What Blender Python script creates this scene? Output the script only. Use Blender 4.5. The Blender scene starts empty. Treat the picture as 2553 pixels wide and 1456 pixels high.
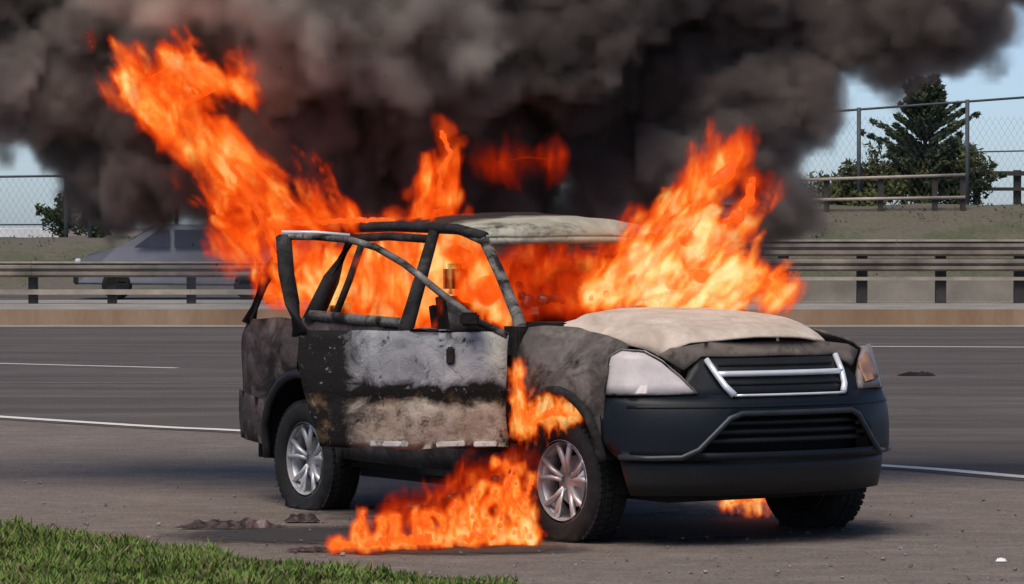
import bpy, bmesh, math, random
import numpy as np
from mathutils import Vector, Matrix, noise as mnoise
from mathutils.geometry import delaunay_2d_cdt
R = math.radians
random.seed(7)
rng = np.random.default_rng(7)
SC = bpy.context.scene
COL = SC.collection
# ------------------------------------------------------------------ camera
CAMH, F, HZ = 1.61, 9400.0, 560.0            # focal length in pixels of a 2552 px wide frame
cam = bpy.data.cameras.new('camera'); cam.sensor_width = 36; cam.lens = 36 * F / 2552
cam.clip_start = .5; cam.clip_end = 3000
co = bpy.data.objects.new('camera', cam); COL.objects.link(co)
co.location = (0, 0, CAMH); co.rotation_euler = (R(90) - math.atan((728 - HZ) / F), 0, 0)
SC.camera = co
# ------------------------------------------------------------------ world and sun
SUND = Vector((.20, .46, -.86)).normalized()  # direction in which sunlight travels
EL = math.asin(-SUND.z); ROT = math.atan2(-SUND.x, -SUND.y)
W = bpy.data.worlds.new('World'); SC.world = W; W.use_nodes = True
wn = W.node_tree
sky = wn.nodes.new('ShaderNodeTexSky'); sky.sky_type = 'NISHITA'; sky.sun_disc = False
sky.sun_elevation = EL; sky.sun_rotation = ROT; sky.air_density = .5; sky.dust_density = .8; sky.ozone_density = 1.5
wn.links.new(sky.outputs[0], wn.nodes['Background'].inputs[0]); wn.nodes['Background'].inputs[1].default_value = .14
sl = bpy.data.lights.new('sun', 'SUN'); sl.energy = 3.0; sl.angle = R(38); sl.color = (1, .92, .80)
so = bpy.data.objects.new('sun', sl); COL.objects.link(so); so.location = (-8, -6, 20)
so.rotation_euler = SUND.to_track_quat('-Z', 'Y').to_euler()
vs = SC.view_settings; vs.view_transform = 'Standard'; vs.look = 'None'; vs.exposure = 0; vs.gamma = 1
SC.cycles.use_denoising = True; SC.cycles.max_bounces = 6; SC.cycles.volume_bounces = 2
SC.cycles.transparent_max_bounces = 12; SC.cycles.volume_step_rate = 1.0; SC.cycles.volume_max_steps = 512
SC.cycles.use_adaptive_sampling = True; SC.cycles.adaptive_threshold = .02

# ------------------------------------------------------------------ helpers
def at(px, py, Y):                            # a point at distance Y that the 2552 px frame shows at (px, py)
    s = F / Y
    return Vector(((px - 1276) / s, Y, CAMH - (py - HZ) / s))
def gp(px, py, z=0):                          # the same on level ground
    Y = (CAMH - z) * F / (py - HZ)
    return Vector(((px - 1276) * Y / F, Y, z))
def tag(o, label=None, cat=None, group=None, kind=None):
    if label: o['label'] = label
    if cat: o['category'] = cat
    if group: o['group'] = group
    if kind: o['kind'] = kind
    return o
def obj(name, verts, faces, mat, parent=None, smooth=False):
    me = bpy.data.meshes.new(name)
    me.from_pydata([tuple(v) for v in verts], [], faces); me.update()
    if smooth: me.polygons.foreach_set('use_smooth', [True] * len(me.polygons))
    return link(name, me, mat, parent)
def link(name, me, mat, parent=None):
    if mat and not me.materials: me.materials.append(mat)
    o = bpy.data.objects.new(name, me); COL.objects.link(o)
    if parent: o.parent = parent
    return o
def from_bm(name, bm, mat, parent=None, smooth=False):
    bmesh.ops.recalc_face_normals(bm, faces=bm.faces[:])
    me = bpy.data.meshes.new(name); bm.to_mesh(me); bm.free()
    if smooth: me.polygons.foreach_set('use_smooth', [True] * len(me.polygons))
    return link(name, me, mat, parent)
def empty(name, loc, rz=0):
    o = bpy.data.objects.new(name, None); COL.objects.link(o); o.location = loc; o.rotation_euler.z = rz
    o.empty_display_size = .2
    return o
def copy_tree(o, parent=None):
    c = o.copy(); COL.objects.link(c); c.parent = parent
    for ch in list(o.children): copy_tree(ch, c)
    return c
def bm_box(bm, c, h, rot=None, taper=1.0):    # centre, half sizes
    vs_ = []
    for sx, sy, sz in ((-1,-1,-1),(1,-1,-1),(1,1,-1),(-1,1,-1),(-1,-1,1),(1,-1,1),(1,1,1),(-1,1,1)):
        k = taper if sz > 0 else 1
        p = Vector((sx * h[0] * k, sy * h[1] * k, sz * h[2]))
        if rot: p = rot @ p
        vs_.append(bm.verts.new(p + Vector(c)))
    for f in ((0,3,2,1),(4,5,6,7),(0,1,5,4),(1,2,6,5),(2,3,7,6),(3,0,4,7)):
        bm.faces.new([vs_[i] for i in f])
def box(name, c, h, mat, parent=None, bevel=0, rot=None, taper=1.0):
    bm = bmesh.new(); bm_box(bm, c, h, rot, taper)
    if bevel: bmesh.ops.bevel(bm, geom=bm.edges[:], offset=bevel, segments=2, affect='EDGES')
    return from_bm(name, bm, mat, parent)
def bm_tube(bm, pts, r, n=8, r2=None, flat=1.0, cap=True):
    pts = [Vector(p) for p in pts]; rings = []
    for i, p in enumerate(pts):
        d = (pts[min(i + 1, len(pts) - 1)] - pts[max(i - 1, 0)]).normalized()
        up = Vector((0, 0, 1)) if abs(d.z) < .9 else Vector((0, 1, 0))
        a = d.cross(up).normalized(); b = a.cross(d).normalized()
        rr = r if r2 is None else r + (r2 - r) * i / (len(pts) - 1)
        rings.append([bm.verts.new(p + a * math.cos(2 * math.pi * k / n) * rr + b * math.sin(2 * math.pi * k / n) * rr * flat) for k in range(n)])
    for A, B in zip(rings, rings[1:]):
        for k in range(n): bm.faces.new((A[k], A[(k + 1) % n], B[(k + 1) % n], B[k]))
    if cap: bm.faces.new(rings[0][::-1]); bm.faces.new(rings[-1])
def tube(name, pts, r, mat, parent=None, n=8, r2=None, flat=1.0):
    bm = bmesh.new(); bm_tube(bm, pts, r, n, r2, flat)
    return from_bm(name, bm, mat, parent, True)
def bm_lathe(bm, prof, n=40, closed=False):   # prof: (radius, y) turned about the y axis
    rings = [[bm.verts.new((r * math.cos(2 * math.pi * k / n), y, r * math.sin(2 * math.pi * k / n))) for k in range(n)] for r, y in prof]
    for A, B in zip(rings, rings[1:] + ([rings[0]] if closed else [])):
        for k in range(n): bm.faces.new((A[k], A[(k + 1) % n], B[(k + 1) % n], B[k]))
    return rings
def inside(p, poly):
    x, y = p; c = False; j = len(poly) - 1
    for i in range(len(poly)):
        xi, yi = poly[i]; xj, yj = poly[j]
        if (yi > y) != (yj > y) and x < (xj - xi) * (y - yi) / (yj - yi) + xi: c = not c
        j = i
    return c
def segdist(p, a, b):
    ax, ay = a; bx, by = b; px, py = p; dx, dy = bx - ax, by - ay
    L = dx * dx + dy * dy or 1e-9; t = max(0, min(1, ((px - ax) * dx + (py - ay) * dy) / L))
    return math.hypot(px - ax - t * dx, py - ay - t * dy)
def dens_poly(poly, res):
    out = []
    for a, b in zip(poly, poly[1:] + poly[:1]):
        n = max(1, int(math.hypot(b[0] - a[0], b[1] - a[1]) / res))
        out += [(a[0] + (b[0] - a[0]) * k / n, a[1] + (b[1] - a[1]) * k / n) for k in range(n)]
    return out
def panel(name, outline, mapf, mat, parent=None, holes=(), res=.05, th=.012, rough=0.0, seed=0):
    polys = [dens_poly(list(outline), res)] + [dens_poly(list(h), res) for h in holes]
    vco, ed = [], []
    for pl in polys:
        b = len(vco); vco += pl; ed += [(b + i, b + (i + 1) % len(pl)) for i in range(len(pl))]
    xs = [p[0] for p in polys[0]]; ys = [p[1] for p in polys[0]]
    allseg = [(pl[i], pl[(i + 1) % len(pl)]) for pl in polys for i in range(len(pl))]
    x = min(xs)
    while x < max(xs):
        y = min(ys)
        while y < max(ys):
            p = (x + .13 * res, y + .17 * res)
            if inside(p, polys[0]) and not any(inside(p, h) for h in polys[1:]) and min(segdist(p, a, b) for a, b in allseg) > .45 * res: vco.append(p)
            y += res
        x += res
    vo, _, fo, *_r = delaunay_2d_cdt([Vector(v) for v in vco], ed, [], 0, 1e-5)
    keep = []
    for f in fo:
        c = (sum(vo[i][0] for i in f) / len(f), sum(vo[i][1] for i in f) / len(f))
        if inside(c, polys[0]) and not any(inside(c, h) for h in polys[1:]): keep.append(list(f))
    V = []
    for v in vo:
        p = Vector(mapf(v[0], v[1]))
        if rough: p += mnoise.noise_vector(p * 5 + Vector((seed, 0, 0))) * rough
        V.append(p)
    o = obj(name, V, keep, mat, parent, True)
    m = o.modifiers.new('thickness', 'SOLIDIFY'); m.thickness = th; m.offset = 0
    return o
def arc(cx, cz, r, a0, a1, n=14, rz=None):
    return [(cx + r * math.cos(R(a0 + (a1 - a0) * k / n)), cz + (rz or r) * math.sin(R(a0 + (a1 - a0) * k / n))) for k in range(n + 1)]
def lerp_tab(x, tab):
    if x <= tab[0][0]: return tab[0][1]
    for (a, va), (b, vb) in zip(tab, tab[1:]):
        if x <= b:
            return va + (vb - va) * (x - a) / (b - a)
    return tab[-1][1]
# ------------------------------------------------------------------ materials
def mat_new(name):
    m = bpy.data.materials.new(name); m.use_nodes = True
    nt = m.node_tree; b = nt.nodes['Principled BSDF']
    return m, nt, b
def nd(nt, typ, **kw):
    n = nt.nodes.new(typ)
    for k, v in kw.items(): setattr(n, k, v)
    return n
def ramp(nt, fac, stops, interp='LINEAR'):
    r = nd(nt, 'ShaderNodeValToRGB'); cr = r.color_ramp; cr.interpolation = interp
    while len(cr.elements) < len(stops): cr.elements.new(.5)
    for e, (p, c) in zip(cr.elements, stops):
        e.position = p; e.color = (c[0], c[1], c[2], 1) if hasattr(c, '__len__') else (c, c, c, 1)
    nt.links.new(fac, r.inputs[0]); return r.outputs[0]
def tex(nt, scale, detail=6, rough=.6, vec=None, dist=0.0, stretch=None, src='Object'):
    if vec is None:
        tc = nd(nt, 'ShaderNodeTexCoord'); vec = tc.outputs[src]
    if stretch:
        mp = nd(nt, 'ShaderNodeMapping'); mp.inputs['Scale'].default_value = stretch
        nt.links.new(vec, mp.inputs[0]); vec = mp.outputs[0]
    n = nd(nt, 'ShaderNodeTexNoise'); n.inputs['Scale'].default_value = scale; n.inputs['Detail'].default_value = detail
    n.inputs['Roughness'].default_value = rough; n.inputs['Distortion'].default_value = dist
    nt.links.new(vec, n.inputs['Vector']); return n.outputs['Fac']
def mix(nt, fac, a, b, mode='MIX'):
    m = nd(nt, 'ShaderNodeMix', data_type='RGBA', blend_type=mode)
    for s, v in ((m.inputs[0], fac), (m.inputs[6], a), (m.inputs[7], b)):
        if hasattr(v, 'links'): nt.links.new(v, s)
        elif hasattr(v, '__len__'): s.default_value = (*v, 1)
        else: s.default_value = v
    return m.outputs[2]
def bump(nt, b, h, strength=.4, dist=.02):
    n = nd(nt, 'ShaderNodeBump'); n.inputs['Strength'].default_value = strength; n.inputs['Distance'].default_value = dist
    nt.links.new(h, n.inputs['Height']); nt.links.new(n.outputs[0], b.inputs['Normal'])
def plain(name, col, rough=.6, metal=0, var=.25, scale=8, bmp=.15, bscale=30, spec=.5):
    m, nt, b = mat_new(name)
    f = tex(nt, scale)
    c = ramp(nt, f, [(.3, [x * (1 - var) for x in col]), (.7, [min(1, x * (1 + var)) for x in col])])
    nt.links.new(c, b.inputs['Base Color']); b.inputs['Roughness'].default_value = rough; b.inputs['Metallic'].default_value = metal
    b.inputs['Specular IOR Level'].default_value = spec
    if bmp: bump(nt, b, tex(nt, bscale), bmp, .01)
    return m
def burnt(name, stops, scale=3.5, rough=.85, fine=18, soot=.5, bmp=.5, sootcol=(.012, .010, .009), metal=0, sscale=2.2):
    m, nt, b = mat_new(name)
    f = tex(nt, scale, 8, .65, dist=.6)
    c = ramp(nt, f, stops)
    g = tex(nt, fine, 6, .7)
    c = mix(nt, ramp(nt, g, [(.35, 0), (.75, .6)]), c, [x * .5 for x in stops[-1][1]])
    s = tex(nt, sscale, 7, .7, dist=.8, stretch=(1, 1, 1.3))
    c = mix(nt, ramp(nt, s, [(soot - .08, 1), (soot + .08, 0)]), c, sootcol)
    nt.links.new(c, b.inputs['Base Color']); b.inputs['Roughness'].default_value = rough; b.inputs['Metallic'].default_value = metal
    b.inputs['Specular IOR Level'].default_value = .25
    bump(nt, b, g, bmp, .012)
    return m
M = {}
M['soot'] = plain('soot', (.018, .015, .014), .95, var=.5, scale=9, bmp=.6, bscale=40, spec=.2)
M['under'] = plain('underbody', (.012, .012, .013), .9, var=.3, spec=.2)
M['rubber'] = plain('rubber', (.014, .014, .015), .85, var=.4, scale=20, bmp=.4, bscale=60, spec=.3)
M['alloy'] = plain('alloy', (.52, .52, .54), .45, .6, .35, 9, .15)
M['navy'] = plain('navy_paint', (.0022, .0045, .0085), .48, var=.4, scale=5, bmp=.10, bscale=9, spec=.32)
M['black_plastic'] = plain('black_plastic', (.006, .007, .009), .55, var=.3, bmp=.15, bscale=90)
M['trim_grey'] = plain('trim_grey', (.022, .028, .036), .45, var=.3, bmp=.1)
M['chrome'] = plain('chrome', (.85, .86, .88), .25, .35, .08, 9, .05)
M['hood'] = burnt('scorched_hood', [(.25, (.32, .25, .19)), (.45, (.58, .465, .375)), (.7, (.80, .68, .575))], 3.4, .65, 18, .27, .45)
M['roof'] = burnt('scorched_roof', [(.25, (.24, .21, .14)), (.5, (.42, .39, .30)), (.75, (.62, .60, .52))], 3.5, .75, 16, .36, .4)
nt = M['roof'].node_tree; b = nt.nodes['Principled BSDF']; old = b.inputs['Base Color'].links[0].from_socket     # behind the front edge the roof is charred
tcr = nd(nt, 'ShaderNodeTexCoord'); sxr = nd(nt, 'ShaderNodeSeparateXYZ'); nt.links.new(tcr.outputs['Object'], sxr.inputs[0])
def _m(op, a, bb):
    n = nd(nt, 'ShaderNodeMath', operation=op)
    for s_, v in zip(n.inputs, (a, bb)):
        if hasattr(v, 'links'): nt.links.new(v, s_)
        else: s_.default_value = v
    return n.outputs[0]
chf = ramp(nt, _m('ADD', _m('MULTIPLY', sxr.outputs[0], -.5), _m('MULTIPLY', tex(nt, 3, 6, .7), .35)), [(.84, 0), (.95, 1)])
nt.links.new(mix(nt, chf, old, (.03, .025, .022)), b.inputs['Base Color'])
M['fender'] = burnt('scorched_fender', [(.25, (.04, .031, .029)), (.5, (.105, .088, .08)), (.72, (.30, .25, .22))], 4, .75, 22, .44, .5, sscale=3)
M['quarter'] = burnt('sooted_panel', [(.25, (.028, .021, .020)), (.5, (.062, .047, .044)), (.72, (.16, .125, .12))], 4.5, .85, 20, .46, .7, sscale=4)
M['frame_ash'] = burnt('ashen_frame', [(.25, (.06, .055, .05)), (.55, (.16, .15, .14)), (.75, (.5, .47, .42))], 6, .85, 22, .48, .4, sscale=6)
M['frame_dark'] = burnt('charred_frame', [(.25, (.012, .011, .012)), (.55, (.03, .027, .03)), (.75, (.10, .09, .09))], 6, .85, 22, .5, .4, sscale=6)
M['ash_white'] = burnt('white_ash', [(.25, (.4, .38, .34)), (.5, (.65, .63, .58)), (.75, (.85, .84, .8))], 9, .8, 26, .40, .4, sscale=11)
M['lip'] = burnt('scorched_lip', [(.25, (.06, .048, .042)), (.5, (.13, .105, .09)), (.75, (.24, .20, .17))], 4, .8, 18, .38, .4, sscale=3)
M['lamp_dull'] = burnt('sooty_lamp', [(.25, (.14, .115, .105)), (.5, (.24, .20, .185)), (.75, (.36, .32, .30))], 4, .4, 12, .34, .15)
M['lamp'] = burnt('melted_lamp', [(.25, (.50, .42, .41)), (.5, (.64, .56, .55)), (.75, (.78, .72, .71))], 3, .35, 10, .14, .12)
# burnt door skin: ashen upper panel, rust-brown lower panel, charred patches
m, nt, b = mat_new('burnt_door_skin'); M['door'] = m
tc = nd(nt, 'ShaderNodeTexCoord'); sep = nd(nt, 'ShaderNodeSeparateXYZ'); nt.links.new(tc.outputs['Object'], sep.inputs[0])
w1 = tex(nt, 5, 6, .65, dist=.5); w2 = tex(nt, 14, 6, .7); w3 = tex(nt, 3.0, 7, .7, dist=1.0)
ash = ramp(nt, w1, [(.3, (.16, .16, .165)), (.5, (.32, .32, .34)), (.7, (.50, .49, .47))])
rust = ramp(nt, w2, [(.3, (.13, .10, .07)), (.48, (.42, .345, .265)), (.66, (.68, .60, .51))])
def math_(nt, op, a, bb, c=None):
    n = nd(nt, 'ShaderNodeMath', operation=op)
    for s, v in zip(n.inputs, (a, bb, c)):
        if v is None: continue
        if hasattr(v, 'links'): nt.links.new(v, s)
        else: s.default_value = v
    return n.outputs[0]
zz = math_(nt, 'MULTIPLY_ADD', w1, .22, sep.outputs['Z'])                 # noisy height
fz = ramp(nt, math_(nt, 'SUBTRACT', zz, .35), [(.46, 1), (.52, 0)])      # below about .72 m: rust
c = mix(nt, fz, ash, rust)
band = math_(nt, 'ABSOLUTE', math_(nt, 'SUBTRACT', zz, .85), 0)
c = mix(nt, ramp(nt, band, [(.03, 1), (.075, 0)]), c, (.012, .011, .010))
uu = math_(nt, 'MULTIPLY_ADD', w3, .55, math_(nt, 'MULTIPLY', sep.outputs['X'], -1.0))   # towards the latch side
c = mix(nt, ramp(nt, math_(nt, 'MULTIPLY', uu, .6), [(.60, 0), (.67, 1)]), c, (.016, .015, .015))
c = mix(nt, ramp(nt, w3, [(.34, 1), (.42, 0)]), c, (.02, .017, .015))
pale = math_(nt, 'MULTIPLY', ramp(nt, math_(nt, 'ADD', sep.outputs['X'], math_(nt, 'MULTIPLY', w1, .3)), [(.0, 0), (.10, 1)]), .8)
c = mix(nt, math_(nt, 'MULTIPLY', pale, ramp(nt, sep.outputs['Z'], [(.78, 0), (.9, 1)])), c, (.52, .50, .42))
fl1 = tex(nt, 26, 8, .75, dist=.4); fl2 = tex(nt, 11, 8, .8, dist=1.2)
c = mix(nt, ramp(nt, fl1, [(.60, 0), (.66, .75)]), c, (.50, .46, .40))
c = mix(nt, ramp(nt, fl2, [(.36, .9), (.43, 0)]), c, (.018, .015, .013))
c = mix(nt, math_(nt, 'MULTIPLY', fz, ramp(nt, tex(nt, 7, 6, .7), [(.5, 0), (.62, .4)])), c, (.34, .21, .10))
nt.links.new(c, b.inputs['Base Color']); b.inputs['Roughness'].default_value = .9; b.inputs['Specular IOR Level'].default_value = .2; bump(nt, b, fl2, .8, .02)

m, nt, b = mat_new('asphalt'); M['asphalt'] = m
f = tex(nt, .22, 6, .65, stretch=(.5, 6, 1)); g = tex(nt, 160, 3, .8); p_ = tex(nt, 1.1, 5, .7)
c = ramp(nt, f, [(.34, (.070, .056, .050)), (.5, (.110, .089, .079)), (.66, (.152, .126, .113))])
c = mix(nt, ramp(nt, p_, [(.35, .35), (.65, 0)]), c, (.046, .040, .037))
c = mix(nt, ramp(nt, tex(nt, .55, 6, .7, stretch=(.35, 1.6, 1), dist=.8), [(.44, 0), (.47, .35), (.5, 0)]), c, (.025, .022, .020))
c = mix(nt, .22, c, ramp(nt, g, [(.3, (.03, .028, .027)), (.7, (.20, .18, .17))]))
nt.links.new(c, b.inputs['Base Color']); b.inputs['Roughness'].default_value = .92; b.inputs['Specular IOR Level'].default_value = .15; bump(nt, b, g, .3, .006)
m, nt, b = mat_new('gravel_dirt'); M['dirt'] = m
f = tex(nt, .55, 6, .65); g = tex(nt, 55, 4, .75); h = tex(nt, 7, 6, .7)
c = ramp(nt, f, [(.3, (.118, .078, .054)), (.5, (.168, .122, .092)), (.7, (.235, .185, .15))])
c = mix(nt, ramp(nt, h, [(.38, .75), (.56, 0)]), c, (.075, .055, .042))
c = mix(nt, ramp(nt, tex(nt, 3.2, 6, .75, stretch=(.5, 1.3, 1)), [(.5, 0), (.62, .55)]), c, (.30, .25, .21))
c = mix(nt, .5, c, ramp(nt, g, [(.3, (.05, .04, .033)), (.5, (.17, .14, .12)), (.72, (.42, .38, .35))]))
nt.links.new(c, b.inputs['Base Color']); b.inputs['Roughness'].default_value = .95; bump(nt, b, g, .6, .02)
M['soil'] = plain('soil', (.06, .055, .028), .95, var=.5, scale=6, bmp=.6, bscale=40)
m, nt, b = mat_new('road_paint'); M['paint'] = m
c = mix(nt, ramp(nt, tex(nt, 9, 6, .8), [(.30, 1), (.42, .04)]), (.72, .69, .63), (.13, .12, .115))
nt.links.new(c, b.inputs['Base Color']); b.inputs['Roughness'].default_value = .85
m, nt, b = mat_new('bank_grass'); M['bank'] = m
f = tex(nt, .35, 6, .65); g = tex(nt, 9, 6, .75)
c = ramp(nt, f, [(.40, (.13, .105, .085)), (.50, (.125, .107, .074)), (.58, (.065, .08, .03))])
c = mix(nt, .35, c, ramp(nt, g, [(.3, (.06, .06, .035)), (.7, (.28, .24, .18))]))
nt.links.new(c, b.inputs['Base Color']); b.inputs['Roughness'].default_value = .95; bump(nt, b, g, .8, .1)
M['concrete'] = plain('concrete', (.26, .235, .205), .9, var=.25, scale=1.5, bmp=.3, bscale=25)
m, nt, b = mat_new('brown_kerb'); M['kerb'] = m
f = tex(nt, .8, 6, .7, stretch=(1, 1, .3))
nt.links.new(ramp(nt, f, [(.3, (.20, .115, .065)), (.5, (.28, .175, .105)), (.7, (.36, .27, .20))]), b.inputs['Base Color']); b.inputs['Roughness'].default_value = .95
M['galv'] = plain('weathered_rail', (.22, .185, .15), .75, .1, .5, 1.6, .2)
M['rail_top'] = plain('rail_edge', (.36, .31, .255), .7, .1, .35, 2, .1)
M['post'] = plain('dark_post', (.045, .038, .034), .85, var=.35)
M['fence'] = plain('fence_steel', (.07, .085, .095), .7, .3, .2, 4, 0)
M['white_wall'] = plain('white_parapet', (.72, .73, .74), .8, var=.1, scale=2)
M['bark'] = plain('bark', (.05, .038, .028), .95, var=.4, scale=12, bmp=.6)
M['needle'] = plain('needles', (.080, .100, .056), .8, var=.55, scale=1.6, bmp=0, spec=.25)
M['leaf'] = plain('leaves', (.060, .085, .022), .75, var=.6, scale=1.2, bmp=0, spec=.25)
M['leaf_dk'] = plain('dark_leaves', (.085, .095, .036), .75, var=.6, scale=1.4, bmp=0, spec=.25)
M['grass'] = plain('grass_blades', (.12, .185, .034), .75, var=.7, scale=3.0, bmp=0, spec=.25)
M['tuft'] = plain('bank_tuft', (.11, .115, .06), .9, var=.4, scale=1.5, bmp=0, spec=.1)
M['dry'] = plain('dry_grass', (.21, .17, .085), .85, var=.4, scale=3, bmp=0, spec=.2)
M['van'] = plain('grey_van_paint', (.20, .195, .215), .35, .2, .1, 3, 0)
M['glass'] = plain('dark_glass', (.02, .022, .03), .12, 0, .1, 3, 0)
M['stone'] = plain('pebbles', (.24, .20, .17), .9, var=.45, scale=30, bmp=.2)
M['paper'] = plain('white_scrap', (.8, .8, .78), .8, var=.05, bmp=.1)
M['amber'] = plain('amber_lens', (.32, .17, .11), .4, var=.3)

# ------------------------------------------------------------------ the setting
S = lambda o: tag(o, kind='structure')
ground = S(obj('ground', [(-900, -200, -.004), (900, -200, -.004), (900, 1800, -.004), (-900, 1800, -.004)], [(0, 1, 2, 3)], M['dirt']))
edge = [(-60, 100), (-30, 60.5), (-14, 42.5), gp(50, 1043).xy, gp(610, 1075).xy, gp(1400, 1118).xy, gp(2200, 1162).xy, gp(2552, 1190).xy, (4.6, 22.0), (7, 18.4), (30, -14), (60, -56)]
edge = [Vector(e) for e in edge]
def poly_pts(px):
    out = []
    for i in range(len(px) - 1):
        p0, p1, p2, p3 = px[max(i - 1, 0)], px[i], px[i + 1], px[min(i + 2, len(px) - 1)]
        for k in range(8):
            t = k / 8
            out.append(.5 * ((2 * p1) + (p2 - p0) * t + (2 * p0 - 5 * p1 + 4 * p2 - p3) * t * t + (3 * p1 - p0 - 3 * p2 + p3) * t ** 3))
    return out + [px[-1]]
def strip(name, pts, w, z, mat, parent=None, off=0.0):
    V, Fc = [], []
    for i, p in enumerate(pts):
        d = (pts[min(i + 1, len(pts) - 1)] - pts[max(i - 1, 0)]).normalized(); n = Vector((-d.y, d.x))
        V += [(*(p + n * (off - w / 2)), z), (*(p + n * (off + w / 2)), z)]
        if i: Fc.append((2 * i - 2, 2 * i, 2 * i + 1, 2 * i - 1))
    return obj(name, V, Fc, mat, parent)
ep = poly_pts(edge[1:])
V = []; Fc = []
for i, p in enumerate(ep):                                   # asphalt from 0.25 m before the edge line to the median kerb
    d = (ep[min(i + 1, len(ep) - 1)] - ep[max(i - 1, 0)]).normalized(); n = Vector((-d.y, d.x))
    q = p - n * .22; far = Vector((p.x + (90 - p.x) * max(0, (60.5 - p.y)) / 200, 60.45))
    V += [(*q, 0.0), (*far, 0.0)]
    if i: Fc.append((2 * i - 2, 2 * i, 2 * i + 1, 2 * i - 1))
road = S(obj('road', V, Fc, M['asphalt']))
strip('edge_line', ep, .17, .004, M['paint'], road)
la, lb = gp(50, 908).xy, gp(440, 918).xy
strip('lane_line', [la + (la - lb) * .8, la, lb], .13, .004, M['paint'], road)
la, lb = gp(2110, 864).xy, gp(2552, 866).xy
strip('lane_line', [la, lb, lb + (lb - la) * 2], .17, .004, M['paint'], road)
strip('seam', [Vector(gp(-300, 953).xy), Vector(gp(620, 957).xy)], .09, .004, plain('pale_seam', (.20, .19, .18), .9), road)
# median slab with mottled brown kerb, opposite road, bank
KZ = .24
S(box('median', (0, 64.6, KZ / 2 - .02), (90, 4.0, KZ / 2 + .02), M['concrete']))
kerb = S(box('kerb', (0, 60.53, KZ / 2 - .02), (90, .06, KZ / 2 + .03), M['kerb']))
S(obj('gutter', [(-90, 59.2, .004), (90, 59.2, .004), (90, 60.46, .004), (-90, 60.46, .004)], [(0, 1, 2, 3)], M['concrete']))
S(obj('far_road', [(-200, 68.7, .02), (200, 68.7, .02), (200, 90, .02), (-200, 90, .02)], [(0, 1, 2, 3)], M['asphalt']))
bx = np.linspace(-120, 120, 161); by = [89, 91, 93, 95, 96.5, 98, 101, 110, 140, 400]
V, Fc = [], []
def bankz(x, y):
    top = 1.28 + .86 / (1 + math.exp(-(x - 1.0) * .9))
    t = max(0, min(1, (y - 89.5) / 6.5)); t = t * t * (3 - 2 * t)
    return top * t - .02 + .10 * mnoise.noise((x * .6, y * .5, 0)) * t
for y in by:
    for x in bx: V.append((x, y, bankz(x, y) if y < 110 else bankz(x, 100) * (1 - (y - 110) / 400)))
n = len(bx)
for j in range(len(by) - 1):
    for i in range(n - 1): Fc.append((j * n + i, j * n + i + 1, (j + 1) * n + i + 1, (j + 1) * n + i))
S(obj('embankment', V, Fc, M['bank'], None, True))

# ------------------------------------------------------------------ the burning car
CO = Vector((.96, 19.67, 0)); YAW = math.atan2(-.8387, .5446)
suv = empty('burning_suv', CO, YAW)
tag(suv, 'dark burnt-out suv on fire on the shoulder, front passenger door hanging open', 'suv')
def Wd(x, z):                                                # half width of the body
    w = .872
    if z < .5: w -= (.5 - z) * .12
    if z > .98: w -= (z - .98) * .40
    if x > -.5:
        k = min(1, (x + .5) / .4)
        t = max(0, (z - .80) / .25)
        w -= k * t * t * (.155 + .10 * max(0, (x - .05) / .38))
        if z > .98: w += k * (z - .98) * .40
    if x < -2.9: w -= ((-2.9 - x) / .6) ** 2 * .10
    return w
PLAN = [(.88, 0), (.867, .25), (.805, .5), (.665, .73), (.52, .84), (.38, .872)]
ACC = [0]
for p, q in zip(PLAN, PLAN[1:]): ACC.append(ACC[-1] + math.hypot(q[0] - p[0], q[1] - p[1]))
OFFS = [(.18, .09), (.28, .03), (.36, 0), (.60, 0), (.68, .02), (.74, .05), (.765, .085), (.93, .19), (1.0, .255), (1.06, .29)]
def plan(a, tabs=PLAN):
    s = 1 if a >= 0 else -1; a = abs(a)
    for i in range(len(ACC) - 1):
        if a <= ACC[i + 1] or i == len(ACC) - 2:
            t = (a - ACC[i]) / (ACC[i + 1] - ACC[i])
            p0, p1, p2, p3 = [Vector(PLAN[max(0, min(len(PLAN) - 1, k))]) for k in (i - 1, i, i + 1, i + 2)]
            if i == 0: p0 = Vector((PLAN[1][0], -PLAN[1][1]))
            p = .5 * ((2 * p1) + (p2 - p0) * t + (2 * p0 - 5 * p1 + 4 * p2 - p3) * t * t + (3 * p1 - p0 - 3 * p2 + p3) * t ** 3)
            d = .5 * ((p2 - p0) + 2 * (2 * p0 - 5 * p1 + 4 * p2 - p3) * t + 3 * (3 * p1 - p0 - 3 * p2 + p3) * t * t)
            d.normalize(); n = Vector((d.y, -d.x))           # outward
            return Vector((p.x, s * p.y)), Vector((n.x, s * n.y))
def front(push=0.0):
    def f(a, z):
        p, n = plan(a); bl = lerp_tab(abs(a), [(.55, 1), (1.06, .28)])
        q = p + n * (push - lerp_tab(z, OFFS) * bl)
        return (q.x, q.y, z)
    return f
def side(s, push=0.0):
    return lambda x, z: (x, s * (Wd(x, z) + push), z)
FZ, RZ = .30, .275                                           # wheel centre heights, tyres burning down
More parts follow.
